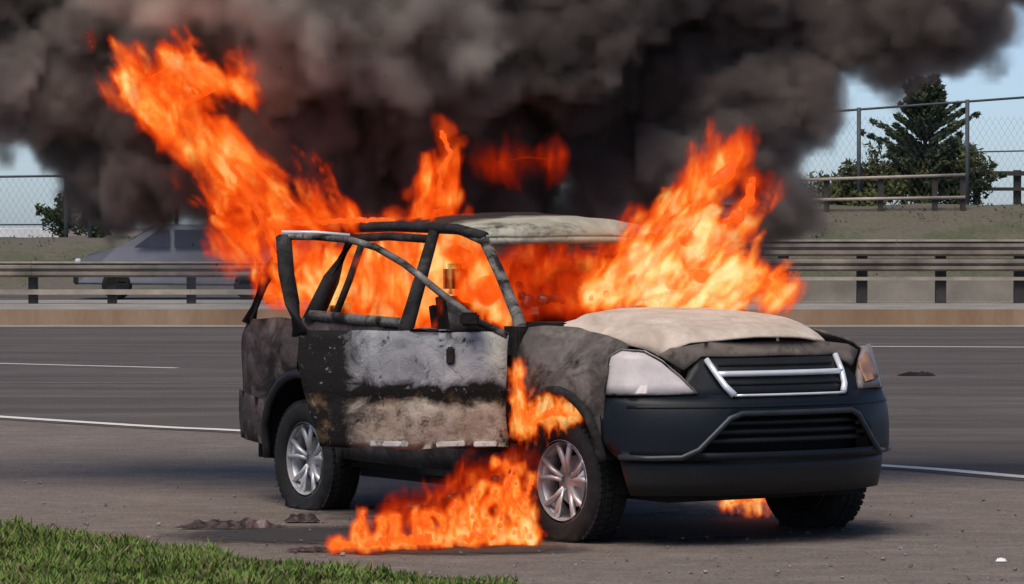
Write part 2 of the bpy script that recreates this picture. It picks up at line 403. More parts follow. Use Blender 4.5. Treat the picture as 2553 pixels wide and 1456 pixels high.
for s in (-1, 1):
    # front fender
    ol = [(-.375, .56), (-.385, 1.075), (-.30, 1.085), (-.05, 1.075), (.2, 1.045), (.42, 1.0), (.43, .74), (.40, .48)] + arc(0, .34, .415, 18, 150)
    panel('fender', ol, side(s), M['fender'], suv, res=.05, rough=.008, seed=s)
    box('hinge_pillar', (-.45, s * .79, .72), (.04, .05, .36), M['soot'], suv, .01)
    # arch lips
    for cx, cz, a0, a1, nm in ((0, .34, 12, 160 if s < 0 else 182, 0), (-2.62, .34, -8, 190, 1)):
        pts = [(x, s * (Wd(x, z) + .008), z) for x, z in arc(cx, cz, .425, a0, a1, 22)]
        tube('wheel_arch', pts, .028, M['black_plastic'] if s > 0 or nm else M['frame_dark'], suv, 6)
        bm = bmesh.new()                                     # inner liner
        rr = []
        for x, z in arc(cx, cz, .43, a0, a1, 22): rr.append((bm.verts.new((x, s * .86, z)), bm.verts.new((x, s * .55, z))))
        for A, B in zip(rr, rr[1:]): bm.faces.new((A[0], B[0], B[1], A[1]))
        from_bm('wheel_well', bm, M['under'], suv)
    # rear door, sill, quarter panel
    rd = [(-1.47, .44), (-1.47, 1.06), (-2.50, 1.085), (-2.50, .86)] + arc(-2.62, .34, .46, 78, 12) + [(-2.14, .44)]
    panel('rear_door', rd, side(s), M['quarter'], suv, rough=.012, seed=3)
    panel('sill', [(-.47, .30), (-.47, .42), (-2.17, .42), (-2.17, .30)], side(s, .004), M['frame_dark'], suv, rough=.008)
    qp = [(-2.515, .86), (-2.515, 1.085), (-3.36, 1.06), (-3.44, .92), (-3.42, .55)] + arc(-2.62, .34, .43, 178, 78)
    panel('quarter_panel', qp, side(s), M['quarter'], suv, rough=.012, seed=5)
    # pillars
    fa = M['frame_ash']; fd = M['frame_dark']
    tube('pillar', [(-.45, s * .80, 1.06), (-.58, s * .73, 1.12), (-.88, s * .655, 1.36), (-1.10, s * .605, 1.52), (-1.30, s * .60, 1.565)], .036, fa, suv, 8, .03, .8)
    tube('pillar', [(-1.50, s * .855, .45), (-1.50, s * .855, 1.05), (-1.53, s * .75, 1.30), (-1.56, s * .64, 1.57)], .058, fd, suv, 8, .036, .8)
    tube('pillar', [(-2.57, s * .83, 1.06), (-2.52, s * .73, 1.30), (-2.44, s * .63, 1.56)], .066, fd, suv, 8, .045, .8)
    tube('pillar', [(-3.36, s * .80, 1.03), (-3.30, s * .72, 1.30), (-3.16, s * .60, 1.57)], .05, M['quarter'], suv, 8, .045, .8)
    tube('window_frame', [(-1.56, s * .66, 1.53), (-2.0, s * .665, 1.545), (-2.42, s * .66, 1.53)], .026, fd, suv, 6)
    tube('window_frame', [(-1.52, s * .845, 1.075), (-2.0, s * .85, 1.085), (-2.55, s * .84, 1.10)], .03, fa, suv, 6)
    tube('window_frame', [(-2.32, s * .83, 1.08), (-2.30, s * .74, 1.3), (-2.28, s * .66, 1.53)], .02, fd, suv, 6)
    panel('tail_light', [(-3.30, 1.06), (-3.39, 1.05), (-3.27, 1.48), (-3.20, 1.48)], side(s, .01), M['frame_dark'], suv)
    tube('roof_rail', [(-1.10, s * .605, 1.545), (-1.35, s * .62, 1.585), (-2.0, s * .62, 1.60), (-2.7, s * .61, 1.59), (-3.2, s * .59, 1.57)], .03, fd if s < 0 else fa, suv, 8, .028)
    # headlight
    hl = [(s * 1.065, .762), (s * 1.05, .955), (s * 1.0, .985), (s * .86, .975), (s * .74, .925), (s * .64, .85), (s * .56, .768)]
    hlo = panel('headlight', hl, front(.006), M['lamp'] if s < 0 else M['lamp_dull'], suv, res=.04, th=.03)
    if s > 0: panel('indicator', [(.62, .80), (.66, .90), (.80, .95), (.84, .82)], front(.026), M['amber'], hlo, res=.04)
    else:
        tube('lens_edge', [front(.024)(a, z) for a, z in dens_poly(hl, .05)] + [front(.024)(*hl[0])], .006, M['frame_ash'], hlo, 6)
# left front door stays shut
panel('front_door', [(-.48, .44), (-.48, 1.06), (-1.46, 1.06), (-1.46, .44)], side(1), M['quarter'], suv, rough=.01)
# bumper with its trapezoid opening
op = [(-.37, .655), (.40, .655), (.56, .475), (-.56, .475)]
bo = [(-1.09, .755), (-.56, .758), (-.35, .752), (.35, .752), (.56, .758), (1.09, .755), (1.09, .50), (.98, .44), (.62, .435), (-.62, .435), (-.96, .44), (-1.06, .52)]
bp = panel('front_bumper', bo, front(.0), M['navy'], suv, [op], .045, .02)
tube('opening_trim', [front(.012)(a, z) for a, z in [(-.96, .452), (-.80, .448), (-.64, .452), (-.56, .49), (-.40, .645), (-.33, .668)] + [(-.33 + .1 * k, .668) for k in range(1, 8)] + [(.42, .645), (.56, .49), (.62, .45), (.9, .448)]], .016, M['trim_grey'], bp, 6)
for z in (.62, .575, .53):
    tube('grille_slat', [front(-.05)(a, z) for a in np.linspace(-.56, .56, 16)], .011, M['black_plastic'], bp, 6, flat=1.4)
tube('bumper_crease', [front(.006)(a, .70) for a in np.linspace(-.92, 1.0, 28)], .010, M['navy'], bp, 6)
panel('lower_lip', [(-.98, .44), (.98, .44), (.92, .26), (-.92, .26)], front(-.035), M['black_plastic'], suv, (), .06, .02)
panel('radiator_cover', [(-.62, .67), (.62, .67), (.62, .45), (-.62, .45)], front(-.12), M['under'], suv, (), .08)
# grille
panel('nose_panel', [(-.66, .745), (-.58, .90), (-.54, .965), (.54, .965), (.58, .90), (.66, .745)], front(-.012), M['navy'], suv, (), .045, .012)
gr = panel('grille', [(-.485, .935), (.485, .935), (.365, .765), (-.365, .765)], front(.004), M['black_plastic'], suv, (), .04, .01)
fr = front(.028)
tube('chrome_trim', [fr(a, z) for a, z in [(-.475, .935), (-.43, .865), (-.39, .80), (-.355, .757)]], .015, M['chrome'], gr, 8, .019)
tube('chrome_trim', [fr(a, z) for a, z in [(.475, .945), (.445, .865), (.41, .80), (.365, .762)]], .015, M['chrome'], gr, 8, .017)
tube('chrome_trim', [fr(a, .862) for a in np.linspace(-.43, .44, 14)], .015, M['chrome'], gr, 8)
tube('lower_trim', [fr(a, .757) for a in np.linspace(-.355, .365, 12)], .007, M['chrome'], gr, 6)
for z in (.81, .905): tube('slat', [front(.012)(a, z) for a in np.linspace(-.40, .40, 12)], .009, M['under'], gr, 6)
panel('hood_lip', [(-.62, .88), (-.76, .955), (-.70, .985), (-.56, 1.0), (-.4, 1.012), (.4, 1.012), (.56, 1.0), (.70, .985), (.76, .955), (.62, .88), (.50, .945), (-.50, .945)], front(.004), M['lip'], suv, (), .04, .014, .006)
# hood
V, Fc = [], []; NU, NV = 44, 48
for i in range(NU + 1):
    u = i / NU
    for j in range(NV + 1):
        v = j / NV * 2 - 1
        hw = .70 - .16 * u ** 1.6
        xf = .66 - .22 * abs(v) ** 2.6
        x = -.30 + (xf + .30) * u
        y = v * hw
        z = 1.160 - .02 * u - .100 * u ** 2.4 - (.075 - .03 * u) * abs(v) ** 2.5 - .035 * max(0, (abs(v) - .88) / .12) ** 2 - .02 * max(0, u - .9) * 10 * .8
        cr = .46 + .08 * (1 - u); z += .016 * (1 if abs(y) < cr - .03 else 0 if abs(y) > cr + .01 else (cr + .01 - abs(y)) / .04) - .008   # raised middle
        z += .012 * mnoise.noise((x * 2.4, y * 2.4, 4)) + .004 * (1 - 2 * abs(mnoise.noise((x * 4, y * 4, 9)))) - .012 * max(0, 1 - abs(x - .30 - .25 * y) / .05) * (y < .1)
        V.append((x, y, z))
for i in range(NU):
    for j in range(NV): Fc.append((i * (NV + 1) + j, (i + 1) * (NV + 1) + j, (i + 1) * (NV + 1) + j + 1, i * (NV + 1) + j + 1))
o = obj('hood', V, Fc, M['hood'], suv, True); sm = o.modifiers.new('thickness', 'SOLIDIFY'); sm.thickness = .008; sm.offset = 0
# roof
V, Fc = [], []; NU, NV = 36, 20
for i in range(NU + 1):
    x = -1.06 - 2.16 * (i / NU)
    for j in range(NV + 1):
        v = j / NV * 2 - 1
        zc = lerp_tab(-x, [(1.06, 1.548), (1.13, 1.60), (1.25, 1.64), (1.5, 1.66), (2.2, 1.655), (2.9, 1.635), (3.22, 1.60)])
        ze = lerp_tab(-x, [(1.06, 1.53), (1.3, 1.575), (2.0, 1.60), (3.22, 1.57)])
        z = ze + (zc - ze) * (1 - abs(v) ** 3)
        z += .02 * mnoise.noise((x * 2.2, v * 1.3, 2)) + .008 * mnoise.noise((x * 7, v * 5, 2))
        V.append((x + .05 * abs(v) ** 4 * -1, v * .625, z))
for i in range(NU):
    for j in range(NV): Fc.append((i * (NV + 1) + j, i * (NV + 1) + j + 1, (i + 1) * (NV + 1) + j + 1, (i + 1) * (NV + 1) + j))
o = obj('roof', V, Fc, M['roof'], suv, True); sm = o.modifiers.new('thickness', 'SOLIDIFY'); sm.thickness = .02; sm.offset = 0
tube('windshield_header', [(-1.07 - .04 * abs(y / .6) ** 3, y, 1.527 - .01 * abs(y / .6) ** 2) for y in np.linspace(-.6, .6, 12)], .022, M['roof'], o, 6)
# front passenger door, swung open about its hinge
hinge = (-.46, -.868)
th_open = R(56)
bm = bmesh.new()
dskin = [(0, .46), (-.015, .75), (0, 1.035), (-.10, 1.05), (-1.09, 1.055), (-1.10, .90), (-1.03, .62), (-.98, .46), (-.5, .445)]
def dmap(push=0.0, bow=.05):
    def f(u, z):
        y = -(bow * (1 - ((z - .75) / .35) ** 2) - .03) + .02 * max(0, z - 1.05) * 3 - push
        if abs(z - .70) < .03: y += .012
        return (u, y, z)
    return f
door = panel('front_door', dskin, dmap(), M['door'], suv, (), .035, .03, .012, 8)
door.location = (hinge[0], hinge[1], 0); door.rotation_euler.z = th_open; 
fp = [(-.005, 1.03), (-.15, 1.10), (-.36, 1.256), (-.55, 1.405), (-.70, 1.49), (-.84, 1.53), (-1.02, 1.545), (-1.20, 1.547)]
tube('window_frame', [dmap(.0)(u, z) for u, z in fp], .026, M['frame_ash'], door, 8, .022, .8)
tube('window_frame', [dmap(.0)(u, z) for u, z in [(-1.19, 1.545), (-1.165, 1.35), (-1.13, 1.2), (-1.085, 1.04)]], .042, M['frame_dark'], door, 8, .046, .7)
tube('drip_edge', [dmap(.012)(u, z + .024) for u, z in fp[5:]], .010, M['chrome'], door, 6)
panel('mirror_sail', [(-.10, 1.05), (-.20, 1.13), (-.33, 1.22), (-.30, 1.05)], dmap(.0), M['frame_dark'], door, (), .04, .02)
box('side_mirror', (-.20, -.06, 1.12), (.05, .035, .035), M['soot'], door, .012)
box('door_handle', (-.30, -.032, .93), (.022, .012, .045), M['frame_dark'], door, .008)
for u, w in ((-.12, .06), (-.30, .075), (-.62, .10)):
    box('door_bottom_trim', (u, -.012, .470), (w, .016, .014), M['ash_white'], door, .005, Matrix.Rotation(random.uniform(-.06, .06), 3, 'Y'))
# cabin: floor, firewall, dash, seats, steering wheel
box('floor_pan', (-1.5, 0, .30), (1.85, .74, .05), M['under'], suv)
box('sky_block_plate', (.10, 0, .235), (.52, .62, .015), M['under'], suv)  # added low plate, keeps sky light off the ground under the nose
for s in (-1, 1): box('sky_block_rail', (-1.3, s * .66, .25), (.95, .04, .05), M['under'], suv)  # added side strips that block sky light from below the floor
box('firewall', (-.42, 0, .70), (.03, .78, .36), M['soot'], suv)
box('engine_block', (.12, 0, .62), (.40, .52, .33), M['under'], suv, .05)
box('front_crossmember', (.50, 0, .36), (.10, .60, .07), M['under'], suv, .02)
box('dashboard', (-.72, 0, .97), (.20, .68, .10), M['soot'], suv, .05)
box('cowl', (-.42, 0, 1.075), (.16, .70, .025), M['soot'], suv, .012)
for y in (-.36, .36):
    st = box('seat', (-1.35, y, .62), (.25, .24, .09), M['soot'], suv, .05)
    box('backrest', (-1.62, y, .93), (.07, .23, .29), M['soot'], st, .05, Matrix.Rotation(R(-14), 3, 'Y'))
    box('headrest', (-1.71, y, 1.31), (.045, .12, .085), M['soot'], st, .03)
st = box('seat', (-2.40, 0, .62), (.25, .62, .09), M['soot'], suv, .05)
box('backrest', (-2.68, 0, .93), (.07, .62, .27), M['soot'], st, .05, Matrix.Rotation(R(-14), 3, 'Y'))
tube('steering_wheel', [(-1.0 + .06 * math.sin(a), .36 + .18 * math.cos(a), 1.0 + .17 * math.sin(a)) for a in np.linspace(0, 6.28, 24)], .014, M['soot'], suv, 6)
# rear end
RP = lambda a, z, p=0: (-3.46 - p + .10 * (abs(a) / .8) ** 4 + .04 * max(0, z - .95), a * (1 - .26 * max(0, z - 1.05)), z)
panel('tailgate', [(-.70, .60), (-.74, 1.05), (.74, 1.05), (.70, .60)], lambda a, z: RP(a, z), M['quarter'], suv, (), .08)
panel('rear_bumper', [(-.78, .36), (-.78, .62), (.78, .62), (.78, .36)], lambda a, z: (RP(a, z, .05)[0] + .16 * max(0, abs(a) - .7), a * .97, z), M['frame_dark'], suv, (), .06, .04)
panel('bumper_end', [(-3.02, .34), (-3.04, .60), (-3.50, .64), (-3.52, .36)], side(-1, .008), M['quarter'], suv, (), .05)
# wheels
def wheel(cx, cy, cz, s, steer=0.0):
    bm = bmesh.new(); bm_lathe(bm, [(.0, .02), (.05, .025), (.055, .0), (.13, -.01), (.135, -.05), (.0, -.06)], 20)
    hub = from_bm('wheel', bm, M['alloy'], suv, True)
    bm = bmesh.new()
    prof = [(.205, .04), (.215, .075), (.24, .092), (.28, .098), (.315, .088), (.332, .068), (.338, .03), (.338, -.03), (.332, -.09), (.315, -.11), (.28, -.118), (.23, -.10), (.205, -.06)]
    bm_lathe(bm, prof, 56, True)
    for v in bm.verts:                                       # the burnt tyre sags on the ground
        if v.co.z < -cz + .002:
            v.co.y += (.03 if v.co.y > 0 else -.03) * (1 if abs(v.co.y) > .05 else 0); v.co.z = -cz + .002
    from_bm('tyre', bm, M['rubber'], hub, True)
    bm = bmesh.new()
    for k in range(56):                                      # tread blocks
        a = 2 * math.pi * k / 56
        if .335 * math.sin(a) < -cz + .03: continue
        for yy in (-.065, -.02, .025, .062):
            rr = .338 if abs(yy) < .05 else .330
            bm_box(bm, (rr * math.cos(a + yy), yy, rr * math.sin(a + yy)), (.008, .018, .013), Matrix.Rotation(-(a + yy), 3, 'Y'))
    tag(from_bm('tread', bm, M['rubber'], hub), kind='stuff')
    bm = bmesh.new()
    bm_lathe(bm, [(.212, .075), (.220, .070), (.212, .055), (.195, .045), (.19, -.06), (.205, -.07), (.195, .052), (.20, .078)], 48)
    from_bm('rim', bm, M['alloy'], hub, True)
    bm = bmesh.new(); bm_lathe(bm, [(.0, -.05), (.14, -.052), (.14, -.07), (0, -.07)], 28); from_bm('brake_disc', bm, M['under'], hub)
    bm = bmesh.new(); bm_lathe(bm, [(.0, -.09), (.21, -.085), (.21, -.095), (0, -.10)], 28); from_bm('dust_shield', bm, M['under'], hub)
    for k in range(10):
        a = 2 * math.pi * (k // 2) / 5 + (.17 if k % 2 else -.17) + .3
        a2 = 2 * math.pi * (k // 2) / 5 + (.27 if k % 2 else -.27) + .3
        tube('spoke', [(.045 * math.cos(a), .032, .045 * math.sin(a)), (.12 * math.cos(a), .045, .12 * math.sin(a)), (.205 * math.cos(a2), .052, .205 * math.sin(a2))], .016, M['alloy'], hub, 6, .02, .8)
    hub.location = (cx, cy, cz); hub.rotation_euler.z = (0 if s > 0 else math.pi) + steer
for cx, cz, st_ in ((0, FZ, R(4)), (-2.62, RZ, 0)):
    for s in (-1, 1): wheel(cx, s * .775, cz, s, st_)
tube('axle', [(-2.62, -.7, .28), (-2.62, .7, .28)], .04, M['under'], suv)
tube('axle', [(0, -.7, .30), (0, .7, .30)], .04, M['under'], suv)

# ------------------------------------------------------------------ flames and smoke (mesh core wrapped in a voxel volume)
PENDING = []
def core_mesh(name, balls, voxel, rough=.0, seed=0, specks=()):
    bm = bmesh.new()
    for c, r, rf in balls:
        res = bmesh.ops.create_icosphere(bm, subdivisions=2, radius=r)
        for v in res['verts']: v.co += c
    me = bpy.data.meshes.new('tmp'); bm.to_mesh(me); bm.free()
    o = bpy.data.objects.new('tmp', me); COL.objects.link(o)
    md = o.modifiers.new('r', 'REMESH'); md.mode = 'VOXEL'; md.voxel_size = voxel
    dg = bpy.context.evaluated_depsgraph_get()
    out = bpy.data.meshes.new_from_object(o.evaluated_get(dg)); out.name = name
    bpy.data.objects.remove(o); bpy.data.meshes.remove(me)
    if specks:
        bm = bmesh.new(); bm.from_mesh(out)
        for c, r, rf in specks:
            for v in bmesh.ops.create_icosphere(bm, subdivisions=1, radius=r)['verts']: v.co += c
        bm.to_mesh(out); bm.free()
        balls = list(balls) + list(specks)
    C = np.array([tuple(b_[0]) for b_ in balls]); RR = np.array([b_[2] for b_ in balls]); R0 = np.array([b_[1] for b_ in balls])
    P = np.empty(len(out.vertices) * 3); out.vertices.foreach_get('co', P); P = P.reshape(-1, 3)
    D = np.linalg.norm(P[:, None, :] - C[None], axis=2) - R0[None]
    Wt = np.exp(-np.clip(D, 0, None) / .06); rc = (Wt * RR[None]).sum(1) / Wt.sum(1)
    at_ = out.attributes.new('reach', 'FLOAT', 'POINT'); at_.data.foreach_set('value', rc.astype(np.float32))
    if rough:
        for v in out.vertices: v.co = v.co + v.normal * (mnoise.noise(v.co * 4 + Vector((seed, 0, 0))) * rough)
    out.polygons.foreach_set('use_smooth', [True] * len(out.polygons))
    return out
def gmath(ng, op, a, b=0.0, c=0.0, clamp=False):
    n = ng.nodes.new('ShaderNodeMath'); n.operation = op; n.use_clamp = clamp
    for s, v in zip(n.inputs, (a, b, c)):
        if hasattr(v, 'links'): ng.links.new(v, s)
        else: s.default_value = v
    return n.outputs[0]
def gvec(ng, op, a, b=None):
    n = ng.nodes.new('ShaderNodeVectorMath'); n.operation = op
    for s, v in zip(n.inputs, (a, b)):
        if v is None: continue
        if hasattr(v, 'links'): ng.links.new(v, s)
        else: s.default_value = v
    return n.outputs['Value'] if op in ('DOT_PRODUCT', 'LENGTH') else n.outputs[0]
def gnoise(ng, vec, scale, detail=4, rough=.55, dist=0.0):
    n = ng.nodes.new('ShaderNodeTexNoise'); n.inputs['Scale'].default_value = scale; n.inputs['Detail'].default_value = detail
    n.inputs['Roughness'].default_value = rough; n.inputs['Distortion'].default_value = dist
    ng.links.new(vec, n.inputs['Vector']); return n
def volumise(o, part, vmat, soft, amp, nscale, flow, along, voxel, pad, hf=0.0, hfscale=10, warp=0.0, floor=None, billow=0.0, bscale=2.0, detail=5, kind=None, heat=.62, hot=0.0, guard=None, step=0.0):
    co_ = np.array([v.co for v in o.data.vertices]); lo = co_.min(0) - pad; hi = co_.max(0) + pad
    if floor is not None: lo[2] = max(lo[2], floor)
    ng = bpy.data.node_groups.new('volume_' + o.name, 'GeometryNodeTree')
    ng.interface.new_socket('Geometry', in_out='INPUT', socket_type='NodeSocketGeometry')
    ng.interface.new_socket('Geometry', in_out='OUTPUT', socket_type='NodeSocketGeometry')
    go = ng.nodes.new('NodeGroupOutput'); L = ng.links.new
    oi = ng.nodes.new('GeometryNodeObjectInfo'); oi.inputs['Object'].default_value = o; geo = oi.outputs['Geometry']
    pos = ng.nodes.new('GeometryNodeInputPosition').outputs[0]
    pr = ng.nodes.new('GeometryNodeProximity'); pr.target_element = 'FACES'; L(geo, pr.inputs[0])
    sn = ng.nodes.new('GeometryNodeSampleNearestSurface'); sn.data_type = 'FLOAT_VECTOR'; L(geo, sn.inputs[0])
    nrm = ng.nodes.new('GeometryNodeInputNormal'); L(nrm.outputs[0], sn.inputs['Value'])
    sr = ng.nodes.new('GeometryNodeSampleNearestSurface'); sr.data_type = 'FLOAT'; L(geo, sr.inputs[0])
    na = ng.nodes.new('GeometryNodeInputNamedAttribute'); na.data_type = 'FLOAT'; na.inputs[0].default_value = 'reach'; L(na.outputs[0], sr.inputs['Value'])
    reach = sr.outputs[0]
    dv = gvec(ng, 'SUBTRACT', pos, pr.outputs['Position'])
    sg = gmath(ng, 'SIGN', gvec(ng, 'DOT_PRODUCT', dv, sn.outputs[0]))
    sd = gmath(ng, 'MULTIPLY', pr.outputs['Distance'], sg)
    fl = Vector(flow).normalized()                            # squeeze the noise along the flow: streaks
    dt = gvec(ng, 'DOT_PRODUCT', pos, tuple(fl))
    sc = ng.nodes.new('ShaderNodeVectorMath'); sc.operation = 'SCALE'; sc.inputs[0].default_value = tuple(fl * (along - 1)); L(dt, sc.inputs['Scale'])
    q = gvec(ng, 'ADD', pos, sc.outputs[0])
    if warp:
        wn_ = gnoise(ng, q, nscale * .7, 2)
        wv = gvec(ng, 'MULTIPLY', gvec(ng, 'SUBTRACT', wn_.outputs['Color'], (.5, .5, .5)), (warp, warp, warp))
        q = gvec(ng, 'ADD', q, wv)
    n1 = gnoise(ng, q, nscale, detail, .6).outputs[0]
    ampf = gmath(ng, 'MULTIPLY', reach, amp * 2)
    t = gmath(ng, 'MULTIPLY_ADD', gmath(ng, 'SUBTRACT', n1, .5), ampf, gmath(ng, 'SUBTRACT', reach, sd))
    if billow:
        n3 = gnoise(ng, pos, bscale, 3, .5).outputs[0]
        ab = gmath(ng, 'ABSOLUTE', gmath(ng, 'SUBTRACT', n3, .5))
        t = gmath(ng, 'MULTIPLY_ADD', gmath(ng, 'SUBTRACT', ab, .08), billow * 4, t)
    if guard: t = gmath(ng, 'MAXIMUM', t, gmath(ng, 'SUBTRACT', gmath(ng, 'MULTIPLY', reach, guard), sd))
    d = gmath(ng, 'DIVIDE', t, soft, clamp=True)
    if hf:
        n2 = gnoise(ng, q, hfscale, 4, .65).outputs[0]
        k = gmath(ng, 'MULTIPLY_ADD', gmath(ng, 'SUBTRACT', n2, .5), hf * 3, heat)
        if hot: k = gmath(ng, 'MULTIPLY_ADD', gmath(ng, 'SUBTRACT', gnoise(ng, pos, 3.5, 2).outputs[0], .5), hot, k)
        k = gmath(ng, 'MAXIMUM', k, .12)
        d = gmath(ng, 'MULTIPLY', d, k, clamp=True)
    vc = ng.nodes.new('GeometryNodeVolumeCube'); L(d, vc.inputs['Density'])
    vc.inputs['Min'].default_value = lo; vc.inputs['Max'].default_value = hi
    for ax, nm in enumerate(('Resolution X', 'Resolution Y', 'Resolution Z')): vc.inputs[nm].default_value = max(8, int((hi[ax] - lo[ax]) / voxel))
    sm_ = ng.nodes.new('GeometryNodeSetMaterial'); L(vc.outputs[0], sm_.inputs[0]); sm_.inputs['Material'].default_value = vmat
    L(sm_.outputs[0], go.inputs[0])
    vd = bpy.data.volumes.new(part); vd.materials.append(vmat)
    vo = bpy.data.objects.new(part, vd); COL.objects.link(vo); vo.parent = o; vd.render.step_size = step
    if kind: vo['kind'] = kind
    PENDING.append((vo, ng))
def vol_mat(name):
    m = bpy.data.materials.new(name); m.use_nodes = True; nt = m.node_tree
    nt.nodes.remove(nt.nodes['Principled BSDF']); return m, nt, nt.nodes['Material Output']
def flame_mat(name, dens, strength, stops):
    m, nt, out = vol_mat(name)
    vi = nd(nt, 'ShaderNodeVolumeInfo')
    col = ramp(nt, vi.outputs['Density'], stops)
    kd = math_(nt, 'MULTIPLY', math_(nt, 'POWER', vi.outputs['Density'], .6), dens)
    ab = nd(nt, 'ShaderNodeVolumeAbsorption'); ab.inputs['Color'].default_value = (0, 0, 0, 1); nt.links.new(kd, ab.inputs['Density'])
    em = nd(nt, 'ShaderNodeEmission'); nt.links.new(col, em.inputs[0]); nt.links.new(math_(nt, 'MULTIPLY', kd, strength), em.inputs[1])
    ad = nd(nt, 'ShaderNodeAddShader'); nt.links.new(ab.outputs[0], ad.inputs[0]); nt.links.new(em.outputs[0], ad.inputs[1])
    nt.links.new(ad.outputs[0], out.inputs['Volume']); return m
def smoke_mat(name, dens, col, aniso=.1):
    m, nt, out = vol_mat(name)
    vi = nd(nt, 'ShaderNodeVolumeInfo')
    pv = nd(nt, 'ShaderNodeVolumePrincipled'); pv.inputs['Density Attribute'].default_value = ''
    pv.inputs['Color'].default_value = (*col, 1); pv.inputs['Anisotropy'].default_value = aniso
    nt.links.new(math_(nt, 'MULTIPLY', vi.outputs['Density'], dens), pv.inputs['Density'])
    sc_ = ramp(nt, tex(nt, .75, 3, .55), [(.36, [x * .55 for x in col]), (.62, [min(.95, x * 1.1) for x in col])])   # soot content varies
    nt.links.new(sc_, pv.inputs['Color'])
    nt.links.new(pv.outputs[0], out.inputs['Volume']); return m
ORANGE = [(.0, (.30, .012, .001)), (.15, (.70, .040, .002)), (.38, (1.0, .105, .006)), (.60, (1.0, .22, .022)), (.78, (1.0, .44, .08)), (1.0, (1.0, .78, .30))]
YELLOW = [(.0, (.35, .015, .001)), (.15, (.90, .08, .004)), (.35, (1.0, .18, .015)), (.55, (1.0, .34, .05)), (.75, (1.0, .58, .15)), (1.0, (1.0, .85, .42))]
RED = [(.0, (.16, .006, .001)), (.25, (.42, .018, .002)), (.5, (.75, .045, .004)), (.75, (1.0, .12, .01)), (1.0, (1.0, .30, .04))]
M['fl_orange'] = flame_mat('flame_orange', 20, 1.2, ORANGE)
M['fl_yellow'] = flame_mat('flame_yellow', 24, 1.3, YELLOW)
M['fl_red'] = flame_mat('flame_red', 20, .95, RED)
m, nt, b = mat_new('flame_core'); M['flame_core'] = m
b.inputs['Base Color'].default_value = (0, 0, 0, 1); b.inputs['Emission Strength'].default_value = 1.1
b.inputs['Emission Color'].default_value = (1, .13, .01, 1)
m, nt, b = mat_new('flame_core_red'); M['flame_core_red'] = m
b.inputs['Base Color'].default_value = (0, 0, 0, 1); b.inputs['Emission Strength'].default_value = .35
nt.links.new(ramp(nt, tex(nt, 16, 5, .65), [(.3, (.25, .012, .002)), (.7, (.8, .07, .006))]), b.inputs['Emission Color'])
def flame(name, label, path, vmat, voxel=.012, fat=1.0, soft=.085, amp=4.6, nscale=5.5, flow=(0, 0, 1), along=.42, hf=.85, hfscale=16, warp=.24, shrink=.3, floor=None, group=None, heat=.55, hot=1.7, cmin=.022):
    """path: (px, py, radius px, distance) blobs of the fire's body"""
    balls = []; mx = 0
    for px, py, r, Y in path:
        rm = r * Y / F * fat; mx = max(mx, rm)
        rc = max(cmin, rm * shrink); balls.append((at(px, py, Y), rc, max(.008, rm - rc)))
    me = core_mesh(name, balls, cmin * .75)
    o = link(name, me, M['flame_core_red' if vmat == M['fl_red'] else 'flame_core'])
    tag(o, label, 'fire', group)
    volumise(o, 'flame_body', vmat, soft, amp, nscale, flow, along, voxel, min(.32, mx * 1.15 + .05), hf, hfscale, warp, floor, heat=heat, hot=hot, step=voxel * 1.8, guard=.4)
    return o
def chain(pts, n=7):
    out = []
    for a, b_ in zip(pts, pts[1:]):
        for k in range(n): out.append(tuple(a[i] + (b_[i] - a[i]) * k / n for i in range(4)))
    return out + [pts[-1]]
J = lambda L, j, dz=.08: [(x + random.uniform(-j, j), y + random.uniform(-j, j), r * random.uniform(.75, 1.2), d + random.uniform(-dz, dz)) for x, y, r, d in L]
flame('rear_flame', 'tall orange flame column leaning out of the rear of the car', J(chain([(690, 650, 55, 21.9), (660, 560, 110, 21.9), (620, 480, 90, 21.9), (560, 390, 90, 21.9), (490, 320, 80, 21.9), (410, 285, 75, 21.9), (385, 220, 85, 21.9), (450, 215, 85, 21.9), (540, 215, 75, 21.9)], 12), 4, .012) + J(chain([(700, 560, 55, 21.7), (820, 552, 46, 21.4), (900, 548, 40, 21.3), (980, 552, 26, 21.2)], 14), 3, .02) + J([(345, 210, 75, 21.9), (420, 175, 75, 21.9), (500, 190, 85, 21.9), (560, 210, 60, 21.9), (380, 265, 70, 21.9), (470, 255, 60, 21.9), (600, 600, 70, 22.0), (760, 540, 60, 21.7), (640, 420, 60, 21.9), (700, 480, 60, 21.85)], 3, .01) + chain([(560, 390, 72, 21.9), (640, 420, 72, 21.9), (700, 480, 72, 21.87), (760, 540, 72, 21.75), (700, 560, 72, 21.7)], 12) + chain([(660, 560, 72, 21.9), (600, 600, 72, 22.0)], 12) + chain([(400, 240, 72, 21.9), (345, 210, 72, 21.9), (420, 175, 72, 21.9), (500, 190, 72, 21.9), (560, 210, 72, 21.9), (470, 255, 72, 21.9), (380, 265, 72, 21.9)], 12), M['fl_orange'], .014, .80, flow=(-.5, 0, .85), heat=.50, shrink=.12, cmin=.018)
flame('cabin_flame', 'orange fire filling the cabin behind the open door and the side windows', J(chain([(790, 700, 70, 22.0), (900, 720, 95, 21.75), (1010, 700, 90, 21.4), (1120, 690, 90, 21.05), (1200, 740, 75, 20.8)]), 15) + J(chain([(1080, 600, 55, 21.2), (1150, 640, 65, 21.0), (1230, 720, 60, 20.75)]), 10) + [(780, 650, 50, 22.0), (900, 770, 65, 21.6), (1060, 780, 65, 21.2)] + chain([(790, 700, 40, 22.0), (690, 720, 45, 22.2)], 6), M['fl_orange'], .014, shrink=.42, heat=.72)
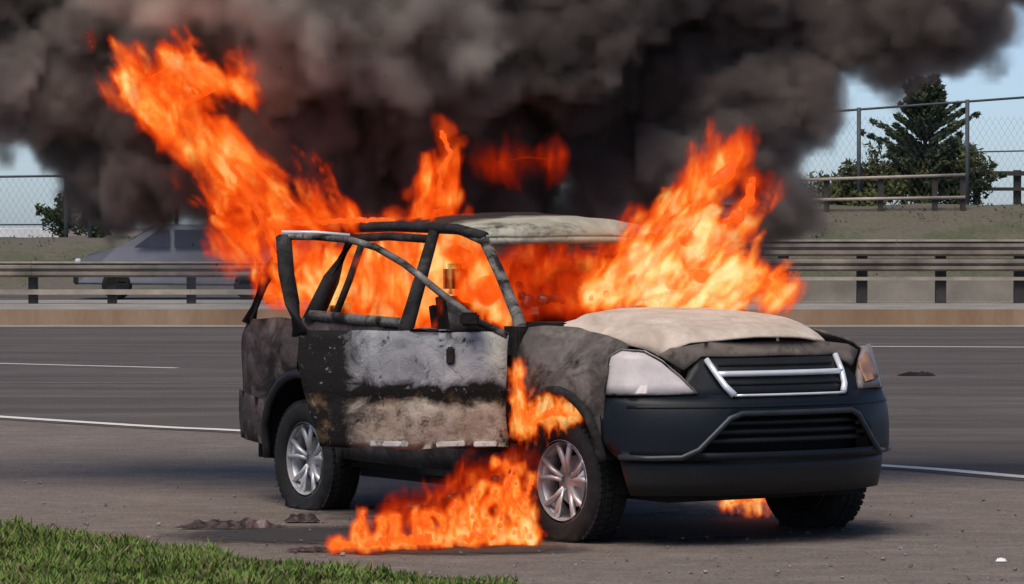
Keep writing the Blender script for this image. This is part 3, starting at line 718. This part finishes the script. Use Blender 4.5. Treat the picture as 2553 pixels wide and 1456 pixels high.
flame('roof_flame', 'narrow flame tongue rising above the roof behind its pale front edge', J(chain([(1060, 590, 50, 21.2), (1100, 500, 52, 21.3), (1095, 430, 55, 21.4), (1125, 380, 38, 21.4), (1100, 330, 20, 21.4)], 12), 4, .02), M['fl_orange'], .012, shrink=.12, cmin=.014)
flame('windshield_flame', 'deep red fire seen through the empty windshield under the roof edge', J(chain([(1290, 680, 65, 20.9), (1380, 690, 75, 20.9), (1470, 680, 70, 21.0), (1540, 650, 60, 21.0)]), 12) + J(chain([(1290, 690, 50, 20.8), (1310, 755, 45, 20.4), (1400, 745, 50, 20.3), (1500, 740, 55, 20.4)]), 6), M['fl_red'], .014, heat=.5)
flame('hood_flame', 'bright yellow and orange fire sweeping over the far side of the hood', J(chain([(1480, 735, 40, 20.2), (1600, 700, 70, 20.2), (1720, 690, 80, 20.2), (1830, 700, 75, 20.2), (1910, 705, 60, 20.2), (1945, 735, 34, 20.2)]), 10) + J(chain([(1600, 680, 50, 20.3), (1600, 620, 55, 20.5), (1680, 560, 75, 20.5), (1740, 620, 75, 20.4)]), 10), M['fl_yellow'], heat=.95, voxel=.013, fat=.88, flow=(.6, 0, .8))
flame('tall_hood_flame', 'tall orange flame standing above the fire on the hood', J(chain([(1640, 560, 60, 20.7), (1720, 500, 85, 20.7), (1800, 440, 90, 20.7), (1830, 380, 62, 20.7)]), 10) + J(chain([(1770, 590, 60, 20.6), (1850, 530, 70, 20.7), (1880, 440, 50, 20.7)]), 10), M['fl_orange'], .013, .74, flow=(.3, 0, .95), heat=.48)
flame('wheel_arch_flame', 'flame licking out between front fender and wheel beside the door hinge', J(chain([(1290, 930, 18, 19.35), (1300, 1000, 30, 19.3), (1310, 1070, 32, 19.3)], 10), 2, .01) + J(chain([(1310, 1060, 30, 19.3), (1380, 1025, 36, 19.15), (1435, 1035, 18, 19.1)], 10), 2, .01), M['fl_yellow'], heat=.75, voxel=.008, soft=.04, nscale=14, hfscale=38, warp=.06, cmin=.010)
gl = []
for k in range(90):
    t = k / 89
    gl.append((825 + 495 * t, 1366 - 24 * t - (10 + 18 * t) * random.random(), random.uniform(20, 32) * (.7 + .5 * t), 18.35 + .6 * t + .10 * math.sin(t * 23)))
for k in range(16):
    t = .12 + .85 * k / 15; x = 825 + 495 * t + random.uniform(-10, 10); d0 = 18.38 + .6 * t + random.uniform(-.05, .15); h = random.uniform(35, 70) + 70 * max(0, t - .55) / .4
    gl += J(chain([(x, 1350 - 24 * t, 26, d0), (x + random.uniform(-15, 15), 1350 - 24 * t - h * .6, 22, d0), (x + random.uniform(-25, 25), 1350 - 24 * t - h, 9, d0)], 4), 2)
gl += J(chain([(1300, 1330, 34, 18.95), (1285, 1270, 40, 19.0), (1260, 1220, 28, 19.05), (1285, 1170, 24, 19.1), (1235, 1155, 14, 19.1)], 7), 4) + J(chain([(1190, 1340, 30, 18.85), (1180, 1280, 32, 18.95), (1200, 1215, 18, 19.0)], 6), 4)
flame('ground_flame', 'low line of burning fuel on the ground below the open door', gl, M['fl_yellow'], heat=.90, voxel=.0095, soft=.045, amp=3.2, nscale=12, hfscale=34, warp=.08, floor=.006, cmin=.016)
flame('underbody_flame', 'dim red flame behind the burning fuel, below the sill and between the wheels', J(chain([(930, 1300, 26, 19.45), (1000, 1280, 36, 19.35), (1080, 1260, 50, 19.25), (1170, 1230, 60, 19.2), (1250, 1200, 56, 19.15), (1295, 1160, 40, 19.15)], 6), 8), M['fl_red'], .011, soft=.12, heat=.56, nscale=8, floor=.006)
flame('bumper_flame', 'small flame on the ground underneath the front bumper', chain([(1810, 1258, 14, 20.6), (1850, 1248, 28, 20.6), (1890, 1240, 32, 20.6), (1930, 1250, 24, 20.6)], 3), M['fl_yellow'], heat=.75, voxel=.008, soft=.04, nscale=14, hfscale=40, warp=.06, floor=.006, cmin=.010)
flame('stray_flame', 'thin dark red lick of flame in the smoke above the roof', chain([(1240, 405, 30, 22.55), (1310, 392, 46, 22.55), (1380, 398, 30, 22.55)], 14), M['fl_red'], .012, soft=.14, heat=.4, shrink=.06, cmin=.006)
flame('detached_flame', 'small detached flame tip above the tall rear fire', chain([(218, 85, 18, 21.8), (230, 118, 14, 21.8)], 3), M['fl_red'], .010, soft=.10, shrink=.15, cmin=.010)

SM = [(2380, -10, 150), (2300, 70, 110), (2470, -90, 170), (2200, 120, 90), (820, 480, 140), (900, 520, 100), (1000, 500, 120), (1180, 460, 150), (1280, 530, 100), (1400, 520, 110), (1500, 560, 90), (610, 470, 130), (480, 440, 120), (330, 420, 150), (1925, 470, 100), (1950, 370, 110), (1915, 590, 90), (1930, 680, 55), (-350, -50, 330), (-330, 150, 220), (-50, 60, 300), (60, 190, 190), (150, 150, 230), (100, -100, 330), (260, 330, 190), (390, 420, 140), (350, 60, 330), (420, 250, 240), (700, -50, 400), (700, 250, 300), (640, 430, 180), (760, 470, 110), (930, 150, 360), (900, 400, 190), (960, 500, 80), (1000, -150, 400), (1250, 50, 380), (1250, 300, 270), (1330, 450, 150), (1200, 480, 110), (1080, 430, 140), (1550, 100, 380), (1580, 330, 250), (1560, 480, 140), (1460, 500, 90), (1850, -20, 380), (1830, 220, 250), (1880, 420, 160), (1920, 540, 110), (1900, 630, 80), (1700, 430, 180), (2060, 20, 260), (2180, 60, 190), (2270, -70, 260), (2030, 240, 130), (2450, -200, 270), (1500, -300, 420), (600, -350, 420), (2000, -330, 400), (0, -350, 350), (2750, -420, 330), (1100, -450, 400)]
balls, specks = [], []
for x, y, r in SM:
    Y = 22.9 + random.uniform(-.2, .6); c = at(x, y, Y); rr = r * Y / F
    if r < 200: specks.append((c, .009, rr * (1.05 if y > 380 else .95))); continue
    for k in range(4):
        off = Vector((random.gauss(0, 1), random.gauss(0, .7), random.gauss(0, 1))).normalized() * rr * .40
        rc = max(.03, rr * .22 - .05); balls.append((c + off, rc, rr * .70 - rc))
me = core_mesh('smoke_plume', balls, .03, specks=specks)
M['smoke_core'] = plain('smoke_core', (.05, .045, .043), 1, var=.3, scale=2, bmp=0, spec=0)
smoke = tag(link('smoke_plume', me, M['smoke_core']), 'thick dark grey-brown smoke billowing above and behind the burning car', 'smoke', kind='stuff')
M['smoke'] = smoke_mat('smoke_soot', 18, (.46, .395, .37))
volumise(smoke, 'smoke_body', M['smoke'], .10, 1.0, 1.6, (0, 0, 1), 1.0, .042, .6, .35, 5, .3, billow=.27, bscale=2.3, kind='stuff', heat=.75, guard=.45, step=.10)
PS = [(480, -60, 190), (640, 40, 210), (800, -40, 260), (860, 110, 190), (1000, 30, 230), (700, 170, 120), (960, 190, 130), (1120, -60, 230), (1120, 110, 120), (300, -120, 200), (560, -220, 260), (900, -260, 300)]
balls, specks = [], []
for x, y, r in PS:
    Y = 22.05 + random.uniform(-.12, .12); c = at(x, y, Y); rr = r * Y / F
    if r < 150: specks.append((c, .009, rr * .9)); continue
    for k in range(3):
        off = Vector((random.gauss(0, 1), random.gauss(0, .5), random.gauss(0, 1))).normalized() * rr * .35
        rc = max(.03, rr * .2 - .05); balls.append((c + off, rc, rr * .62 - rc))
pale_ = tag(link('smoke_plume', core_mesh('smoke_plume', balls, .03, specks=specks), M['smoke_core']), 'lighter grey-brown smoke rolling in front of the dark plume beside the rear fire', 'smoke', kind='stuff')
volumise(pale_, 'smoke_body', smoke_mat('smoke_pale', 10, (.86, .79, .72)), .18, 1.0, 1.8, (0, 0, 1), 1.0, .05, .5, .35, 5, .3, billow=.24, bscale=2.4, kind='stuff', heat=.7, guard=.4, step=.10)
# ------------------------------------------------------------------ barriers, fences
def beam(name, x0, x1, Y, z0, z1, mat, parent, depth=.08, wave=True):
    h = z1 - z0
    prof = [(0, 0), (-depth, .16), (-depth, .36), (-.02, .44), (-.02, .56), (-depth, .64), (-depth, .84), (0, 1)] if wave else [(0, 0), (-depth, 0), (-depth, 1), (0, 1)]
    bm = bmesh.new(); rings = []
    for x in (x0, x1):
        rings.append([bm.verts.new((x, Y + d, z0 + h * t)) for d, t in prof] + [bm.verts.new((x, Y + d + .012, z0 + h * t)) for d, t in prof[::-1]])
    n_ = len(rings[0])
    for k in range(n_): bm.faces.new((rings[0][k], rings[1][k], rings[1][(k + 1) % n_], rings[0][(k + 1) % n_]))
    bm.faces.new(rings[0]); bm.faces.new(rings[1][::-1])
    return from_bm(name, bm, mat, parent)
gr_ = empty('guardrail', (6, 65.6, KZ)); tag(gr_, 'tall double beam steel guardrail on the median below the conifer', 'guardrail', 'median guardrails')
def local(o, par):
    o.location = o.location - par.location; return o
for k in range(9):
    x0 = 1.2 + k * 2.74
    for nm, z0, z1, mt, dy in (('beam', 1.06, 1.315, 'galv', 0), ('beam', .80, 1.02, 'galv', 0), ('pipe', .64, .70, 'rail_top', .05)):
        local(beam(nm, x0, x0 + 2.735, 65.6 + dy + random.uniform(-.01, .01), z0, z1, M[mt], gr_, .09, nm == 'beam'), gr_)
    local(box('cap', (x0 + 1.37, 65.56, 1.335), (1.365, .06, .018), M['rail_top'], gr_), gr_)
for k in range(16):
    x = 6.1 + (k - 3) * 1.372
    po = local(box('post', (x, 65.76, .76), (.09, .09, .545), M['post'], gr_), gr_)
    local(box('blockout', (x, 65.64, .55), (.14, .05, .07), M['post'], po), gr_)
cw = box('concrete_barrier', (10, 67.2, .24 + .2), (13, .14, .24), M['concrete'], None, .03); tag(cw, 'low beige concrete barrier behind the tall guardrail posts', 'barrier')
gl_ = empty('guardrail', (-6, 65.2, KZ)); tag(gl_, 'low weathered guardrail on the median with the grey van behind it', 'guardrail', 'median guardrails')
for k in range(9):
    x0 = -22 + k * 2.74
    local(beam('beam', x0, x0 + 2.735, 65.2 + random.uniform(-.01, .01), .70, .94, M['galv'], gl_), gl_)
    local(box('cap', (x0 + 1.37, 65.17, .957), (1.365, .05, .014), M['rail_top'], gl_), gl_)
    local(beam('lower_rail', x0, x0 + 2.735, 65.25, .40, .49, M['rail_top'], gl_, .05, False), gl_)
    for j in (0, 1.37): local(box('post', (x0 + j, 65.38, .58), (.075, .09, .36), M['post'], gl_), gl_)
# low rail in front of the conifer on the bank
br = empty('bank_rail', (10, 94.8, 2.0)); tag(br, 'pale two rail barrier along the top of the bank before the conifer', 'barrier')
for py0, py1 in ((449, 436), (499, 492)):
    a_, b_ = at(1990, py0, 94.8), at(2405, py1, 94.8)
    local(tube('rail', [a_, (a_ + b_) / 2, b_], .045, M['rail_top'], br, 6), br)
for px in (2060, 2195, 2330, 2400):
    p = at(px, 440, 94.85); local(box('post', (p.x, 94.9, 2.35), (.07, .05, .52), M['post'], br), br)
dr = empty('dark_barrier', (13, 99.5, 2.1)); tag(dr, 'dark double rail barrier on the bank to the right of the conifer', 'barrier')
for py, hgt in ((434, .06), (473, .045)):
    a_, b_ = at(2428, py + 3, 99.5), at(2760, py - 6, 99.5)
    local(box('rail', (a_ + b_) / 2, ((b_.x - a_.x) / 2, .06, hgt), M['post'], dr), dr)
for px in (2434, 2535, 2640): p = at(px, 460, 99.6); local(box('post', (p.x, 99.62, 2.5), (.10, .05, .55), M['post'], dr), dr)
def fence(label, Y, pa, pb, posts, zb, mids, loc):
    fe = empty('chain_link_fence', loc); tag(fe, label, 'fence', 'fences on the bank')
    a_, b_ = at(*pa, Y), at(*pb, Y)
    local(tube('top_rail', [a_, b_], .035, M['fence'], fe, 6), fe)
    for m_ in mids: local(tube('mid_rail', [at(m_[0], m_[1], Y), at(m_[2], m_[3], Y)], .022, M['fence'], fe, 6), fe)
    for px in posts:
        x = at(px, 500, Y).x; zt = a_.z + (b_.z - a_.z) * (x - a_.x) / (b_.x - a_.x)
        local(tube('post', [(x, Y, zb - .4), (x, Y, zt + .05)], .055, M['fence'], fe, 8), fe)
    bm = bmesh.new(); L_ = b_.x - a_.x; k = -4.0
    while k < L_ + .2:                                        # woven wire
        for sgn in (1, -1):
            h_ = a_.z - zb; x0 = a_.x + k; x1 = x0 + sgn * h_ * .6
            if a_.x - .1 < min(x0, x1) and max(x0, x1) < b_.x + .1: bm_tube(bm, [(x0, Y, zb), (x1, Y, a_.z)], .0022, 3, cap=False)
        k += .16
    w_ = from_bm('wire_mesh', bm, M['fence'], fe); tag(w_, kind='stuff'); local(w_, fe)
fence('tall chain link fence on the bank around the conifer', 97.2, (1900, 291), (2760, 228), (1870, 2140, 2410, 2680), 2.1, [(2430, 379, 2760, 372)], (10, 97.2, 2.1))
fence('lower chain link fence on the bank above the white parapet', 97.2, (-300, 445), (560, 433), (-110, 165, 225, 440), 1.3, [(-300, 561, 120, 560)], (-10, 97.2, 1.3))
pw = box('parapet_wall', ((at(-600, 0, 101).x + at(155, 0, 101).x) / 2, 101, 1.28), ((at(155, 0, 101).x - at(-600, 0, 101).x) / 2, .15, .24), M['white_wall'], None, .02)
tag(pw, 'long low white parapet wall behind the small tree', 'wall')
# ------------------------------------------------------------------ vegetation
def leaf_cloud(name, centres, n, size, mat, parent, spread, flat=1.0, aspect=1.7, dirs=None):
    C = np.array([tuple(c) for c in centres]); idx = rng.integers(0, len(C), n)
    sp = np.array(spread)[idx] if hasattr(spread, '__len__') else np.full(n, spread)
    g = rng.normal(size=(n, 3)); g /= np.linalg.norm(g, axis=1)[:, None]
    P = C[idx] + g * (sp * rng.random(n) ** .45)[:, None] * np.array([1, 1, flat])
    a = rng.normal(size=(n, 3)) if dirs is None else np.array(dirs)[idx] + rng.normal(size=(n, 3)) * .5
    a /= np.linalg.norm(a, axis=1)[:, None]
    b = np.cross(a, rng.normal(size=(n, 3))); b /= np.linalg.norm(b, axis=1)[:, None] + 1e-9
    s = size * (.6 + .8 * rng.random(n))
    a *= (s * aspect)[:, None]; b *= s[:, None]
    V = np.stack([P - a, P + b * .6, P + a, P - b * .6], 1).reshape(-1, 3)
    me = bpy.data.meshes.new(name); me.from_pydata(V.tolist(), [], [(4 * i, 4 * i + 1, 4 * i + 2, 4 * i + 3) for i in range(n)]); me.update()
    return link(name, me, mat, parent)
base = Vector((at(2305, 0, 98.4).x, 98.4, 2.05))
ct = empty('conifer_tree', base); tag(ct, 'dark green ragged conifer rising behind the chain link fence', 'tree')
tube('trunk', [(0, 0, -.2), (.03, 0, 1.2), (-.04, 0, 2.4), (0, 0, 3.2)], .09, M['bark'], ct, 8, .02)
cs, ds, sps = [], [], []
bm = bmesh.new()
for k in range(70):
    t = (k + random.random()) / 70; z = .25 + 3.0 * t; ln = (1.75 * (1 - t) ** .8 + .20) * random.uniform(.45, 1.15); a = k * 2.4 + random.uniform(-.5, .5)
    d = Vector((math.cos(a), math.sin(a), .28 + .5 * t)); e = Vector((0, 0, z)) + d * ln
    bm_tube(bm, [(0, 0, z), e], .018, 4, .006)
    for q in np.linspace(.25, 1, 6): cs.append(Vector((0, 0, z)) + d * ln * q); ds.append(tuple(d)); sps.append(.13 - .05 * q)
from_bm('branches', bm, M['bark'], ct)
for p in ((.9, 0, 1.9), (1.25, .1, 1.5), (-1.0, 0, 1.75), (.45, 0, 2.95)):   # leading side shoots
    for q in range(5): cs.append(Vector(p) * (1 - .07 * q)); ds.append((.5 * (1 if p[0] > 0 else -1), 0, .7)); sps.append(.09)
leaf_cloud('crown', cs, 20000, .05, M['needle'], ct, sps, .8, 1.9, ds)
def bush(name, label, px, py, w, h, Y, mat, n, zb, trunk=0, group=None, size=.05):
    c = at(px, py, Y); b_ = empty(name, (c.x, Y, zb)); tag(b_, label, 'tree' if trunk else 'bush', group)
    k = Y / F; cz = c.z - zb
    bm = bmesh.new()
    for j in range(7): bm_tube(bm, [(0, 0, -.1), (random.uniform(-.3, .3) * w * k, random.uniform(-.2, .2), cz + random.uniform(-.1, .3) * h * k)], .03, 5, .008)
    from_bm('trunk', bm, M['bark'], b_)
    cs = [Vector((random.gauss(0, .24) * w * k, random.gauss(0, .2) * w * k, cz + random.gauss(0, .24) * h * k)) for _ in range(26)]
    leaf_cloud('crown', cs, n, size, mat, b_, [random.uniform(.18, .3) * h * k for _ in cs])
bush('shrub', 'low olive green shrub left of the conifer behind the pale rails', 2130, 462, 260, 150, 97.9, M['leaf_dk'], 6000, 1.95)
bush('shrub', 'dark shrub at the foot of the conifer beside the dark barrier', 2400, 450, 140, 150, 98.6, M['leaf_dk'], 3000, 1.95)
bush('shrub', 'dense brownish shrub directly below the conifer crown', 2270, 450, 260, 170, 98.9, M['leaf_dk'], 6000, 1.95)
bush('small_tree', 'small round green tree standing above the white parapet wall', 155, 535, 90, 80, 99.5, M['leaf'], 1300, 1.25, 1)
bush('shrub', 'pale grey-green shrub beside the front of the grey van', 235, 560, 90, 90, 98.4, M['leaf'], 1100, 1.2)
# tufts on the bank
V, Fc = [], []
for k in range(2200):
    x = random.uniform(-14, 16); y = random.uniform(90.3, 96.4)
    if mnoise.noise((x * .7, y * .7, 3)) < -.05: continue
    z = bankz(x, y); h = random.uniform(.03, .09); a = random.uniform(0, 6.28); lx, ly = math.cos(a) * .03, math.sin(a) * .03; t_ = random.uniform(-.08, .08)
    i = len(V); V += [(x - lx, y - ly, z), (x + lx, y + ly, z), (x + t_, y + t_, z + h)]; Fc.append((i, i + 1, i + 2))
tag(obj('bank_tufts', V, Fc, M['tuft']), 'rough tufts of grass on the bank behind the guardrail', 'grass', kind='stuff')
# near verge of grass
bd = [gp(x, y).xy for x, y in ((-500, 1305), (50, 1322), (250, 1344), (420, 1376), (600, 1392), (800, 1416), (950, 1432), (1100, 1442), (1260, 1462), (1400, 1500))]
bl = []
for a_, b_ in zip(bd, bd[1:]):
    for k in range(10): p = a_ + (b_ - a_) * k / 10; bl.append(p + Vector((0, .12 * mnoise.noise((p.x * 2.5, p.y * 2.5, 1)))))
V = [(p.x, p.y, .003) for p in bl] + [(p.x, 12.0, .003) for p in bl]; n = len(bl)
S(obj('verge', V, [(i, i + n, i + n + 1, i + 1) for i in range(n - 1)], M['soil']))
N = 95000; xs = rng.uniform(bl[0].x, bl[-1].x, N); yb = np.interp(xs, [p.x for p in bl], [p.y for p in bl])
ys = rng.uniform(14.6, 21.0, N); edge_d = yb - ys
cl = np.array([mnoise.noise((x * 2.2, y * 2.2, 7)) + .5 * mnoise.noise((x * 7, y * 7, 2)) for x, y in zip(xs, ys)])
ok = (edge_d > -.10) & ((edge_d + .18 * cl) > rng.random(N) * .18) & (cl > -.62 + .25 * rng.random(N))
def blades(name, mask, mat, label, hs):
    x, y, c_ = xs[mask], ys[mask], cl[mask]; n = len(x); a = rng.uniform(0, 6.283, n); h = hs * (.5 + rng.random(n)) * (1 + .9 * np.clip(c_, -.5, 1)); w = .0045 + .004 * rng.random(n)
    lean = h * (.2 + .7 * rng.random(n)); b = rng.uniform(0, 6.283, n); z0 = np.zeros(n)
    dx, dy = np.cos(a) * w, np.sin(a) * w; lx, ly = np.cos(b) * lean, np.sin(b) * lean
    V = np.stack([np.stack([x - dx, y - dy, z0], 1), np.stack([x + dx, y + dy, z0], 1), np.stack([x + dx * .8 + lx * .4, y + dy * .8 + ly * .4, h * .6], 1), np.stack([x - dx * .8 + lx * .4, y - dy * .8 + ly * .4, h * .6], 1), np.stack([x + lx, y + ly, h], 1)], 1).reshape(-1, 3)
    Fc = []
    for i in range(n): Fc += [(5 * i, 5 * i + 1, 5 * i + 2, 5 * i + 3), (5 * i + 3, 5 * i + 2, 5 * i + 4)]
    me = bpy.data.meshes.new(name); me.from_pydata(V.tolist(), [], Fc); me.update()
    tag(link(name, me, mat), label, 'grass', kind='stuff')
pick = rng.random(N)
blades('grass', ok & (pick < .80), M['grass'], 'green roadside grass growing along the gravel shoulder', .042)
blades('dry_grass', ok & (pick >= .80), M['dry'], 'straw coloured dry blades among the roadside grass', .045)
# pebbles on the shoulder
bm = bmesh.new(); n_p = 0
while n_p < 1100:
    px, py = random.uniform(-100, 2700), 1180 + 300 * random.random() ** .8; p = gp(px, py)
    r = .003 + .008 * random.random() ** 5
    q = Matrix.Rotation(random.uniform(0, 6), 3, 'Z') @ Matrix.Rotation(random.uniform(0, 6), 3, 'X')
    bm_box(bm, (p.x, p.y, r * .4), (r, r * random.uniform(.6, 1), r * .6), q, .6); n_p += 1
tag(from_bm('gravel', bm, M['stone']), 'loose small stones scattered on the dirt shoulder', 'gravel', kind='stuff')
# ------------------------------------------------------------------ burnt pieces on the ground
M['char'] = burnt('charred_plastic', [(.3, (.02, .012, .012)), (.55, (.06, .03, .03)), (.75, (.42, .34, .32))], 9, .85, 30, .46, .6, sscale=9)
def lump(name, label, px0, px1, py, hgt, dep, seed, mat, group=None, cat='debris'):
    a_, b_ = gp(px0, py), gp(px1, py); L_ = (b_ - a_).length; c = (a_ + b_) / 2
    bm = bmesh.new(); nx, ny = 26, 8; rows = []
    for i in range(nx + 1):
        u = i / nx; row = []
        for j in range(ny + 1):
            v = j / ny * 2 - 1; nz = mnoise.noise((u * 7 + seed, v * 2, seed)); tp = min(1, 5 * u, 5 * (1 - u))
            row.append(bm.verts.new(((u - .5) * L_, v * dep * (.6 + .5 * mnoise.noise((u * 5, seed, 0))) * tp, max(.0, (1 - v * v)) ** .5 * hgt * (.55 + .8 * nz) * tp + .004)))
        rows.append(row)
    for A, B in zip(rows, rows[1:]):
        for j in range(ny): bm.faces.new((A[j], B[j], B[j + 1], A[j + 1]))
    o = from_bm(name, bm, mat, None, True); o.location = c; tag(o, label, cat, group)
    o.rotation_euler.z = random.uniform(-.1, .1)
lump('charred_debris', 'long charred strip of fallen trim lying beside the rear wheel', 430, 720, 1318, .055, .07, 1, M['char'], 'burnt pieces on the ground')
lump('charred_debris', 'short ash covered fragment between the rear wheel and the burning fuel', 705, 800, 1302, .05, .08, 5, M['char'], 'burnt pieces on the ground')
lump('charred_debris', 'flat reddish burnt scrap at the tip of the burning fuel line', 700, 830, 1375, .02, .06, 9, M['char'], 'burnt pieces on the ground')
lump('charred_debris', 'small dark scrap lying alone on the asphalt beyond the front bumper', 2235, 2335, 937, .05, .16, 12, M['soot'], 'burnt pieces on the ground')
lump('paper_scrap', 'small white scrap lying on the shoulder at the far front of the car', 2482, 2512, 1402, .02, .02, 3, M['paper'], None, 'litter')
m, nt, b = mat_new('scorched_shaded_ground'); M['scorch_shade'] = m
f = tex(nt, 6, 6, .7); tcg = nd(nt, 'ShaderNodeTexCoord'); gx = nd(nt, 'ShaderNodeTexGradient', gradient_type='SPHERICAL')
nt.links.new(tcg.outputs['Object'], gx.inputs[0])
al = ramp(nt, math_(nt, 'ADD', gx.outputs['Fac'], math_(nt, 'MULTIPLY', math_(nt, 'SUBTRACT', f, .5), 1.1)), [(.18, 0), (.5, .85)])
nt.links.new(ramp(nt, tex(nt, 40, 4, .7), [(.3, (.012, .011, .012)), (.7, (.06, .052, .05))]), b.inputs['Base Color']); nt.links.new(al, b.inputs['Alpha']); b.inputs['Roughness'].default_value = .9
for px, py, rx, ry in ((1700, 1315, 1.5, 1.3), (1300, 1270, 1.5, 1.6), (760, 1335, .95, .75), (1120, 1370, .95, .45), (1560, 1335, 1.0, .6)):  # burn stains; those below the car also paint its shade into the ground
    c = gp(px, py); o = obj('scorch_shade_mark', [(-1, -1, 0), (1, -1, 0), (1, 1, 0), (-1, 1, 0)], [(0, 1, 2, 3)], M['scorch_shade'], None); o.location = (c.x, c.y, .0015 + .0012 * (px % 97) / 24); o.scale = (rx, ry, 1); S(o)
# ------------------------------------------------------------------ grey van on the far road
van = empty('grey_van', (at(190, 0, 80).x, 80, .02)); tag(van, 'grey minivan on the far road seen through thin smoke behind the guardrail', 'van')
prof = [(0.0, .32), (.02, .62), (.10, .88), (.30, .98), (.85, 1.06), (1.62, 1.55), (1.9, 1.60), (3.6, 1.58), (4.3, 1.50), (4.5, 1.0), (4.52, .40), (4.3, .28)]
bm = bmesh.new(); A = []; 
for s_ in (0, 1): A.append([bm.verts.new((x, s_ * 1.72 if z < 1.05 else .1 + s_ * 1.52, z)) for x, z in prof])
for i in range(len(prof)): j = (i + 1) % len(prof); bm.faces.new((A[0][i], A[0][j], A[1][j], A[1][i]))
bm.faces.new(A[0][::-1]); bm.faces.new(A[1])
bmesh.ops.bevel(bm, geom=bm.edges[:], offset=.04, segments=2, affect='EDGES')
from_bm('body', bm, M['van'], van, False)
def vw(name, pts, y=.045): 
    obj(name, [(x, y + (.055 if z > 1.05 else 0) * (z - 1.05) / .4, z) for x, z in pts], [tuple(range(len(pts)))], M['glass'], van)
vw('side_window', [(1.22, 1.10), (1.98, 1.10), (1.98, 1.48), (1.72, 1.48)], -.006)
vw('side_window', [(2.08, 1.10), (3.0, 1.10), (3.0, 1.48), (2.08, 1.48)], -.006)
vw('side_window', [(3.1, 1.10), (4.2, 1.10), (4.1, 1.46), (3.1, 1.48)], -.006)
obj('windshield', [(.90, .2, 1.10), (.90, 1.52, 1.10), (1.56, 1.45, 1.535), (1.56, .27, 1.535)], [(0, 1, 2, 3)], M['glass'], van).location.z = .012
box('headlight', (.03, .14, .78), (.06, .12, .09), M['chrome'], van, .02); box('front_bumper', (.03, .86, .48), (.10, .84, .16), M['black_plastic'], van, .03)
for x in (.85, 3.65):
    bm = bmesh.new(); bm_lathe(bm, [(0, -.02), (.20, -.02), (.30, -.03), (.32, .02), (.32, .18), (0, .18)], 24); o = from_bm('wheel', bm, M['rubber'], van, True); o.location = (x, .02, .32)
# thin smoke drifting low behind the rear of the car
bl_ = []
for x, y, r in [(330, 520, 90), (400, 570, 110), (480, 610, 130), (540, 660, 130), (590, 700, 110), (640, 650, 100)]:
    Y = 24.2; rr = r * Y / F; bl_.append((at(x, y, Y), .02, rr))
thin = tag(link('thin_smoke', core_mesh('thin_smoke', [(c, .008, q) for c, r0, q in bl_], .005), M['smoke_core']), 'thin brownish smoke drifting low beside the rear of the car', 'smoke', kind='stuff')
volumise(thin, 'smoke_body', smoke_mat('smoke_thin', 2.2, (.70, .63, .62)), .25, 1.0, 2.5, (0, 0, 1), 1.0, .05, .4, .3, 6, .2, kind='stuff', heat=.7, step=.12)
for vo, ng in PENDING:
    md = vo.modifiers.new('volume', 'NODES'); md.node_group = ng; md.show_viewport = False
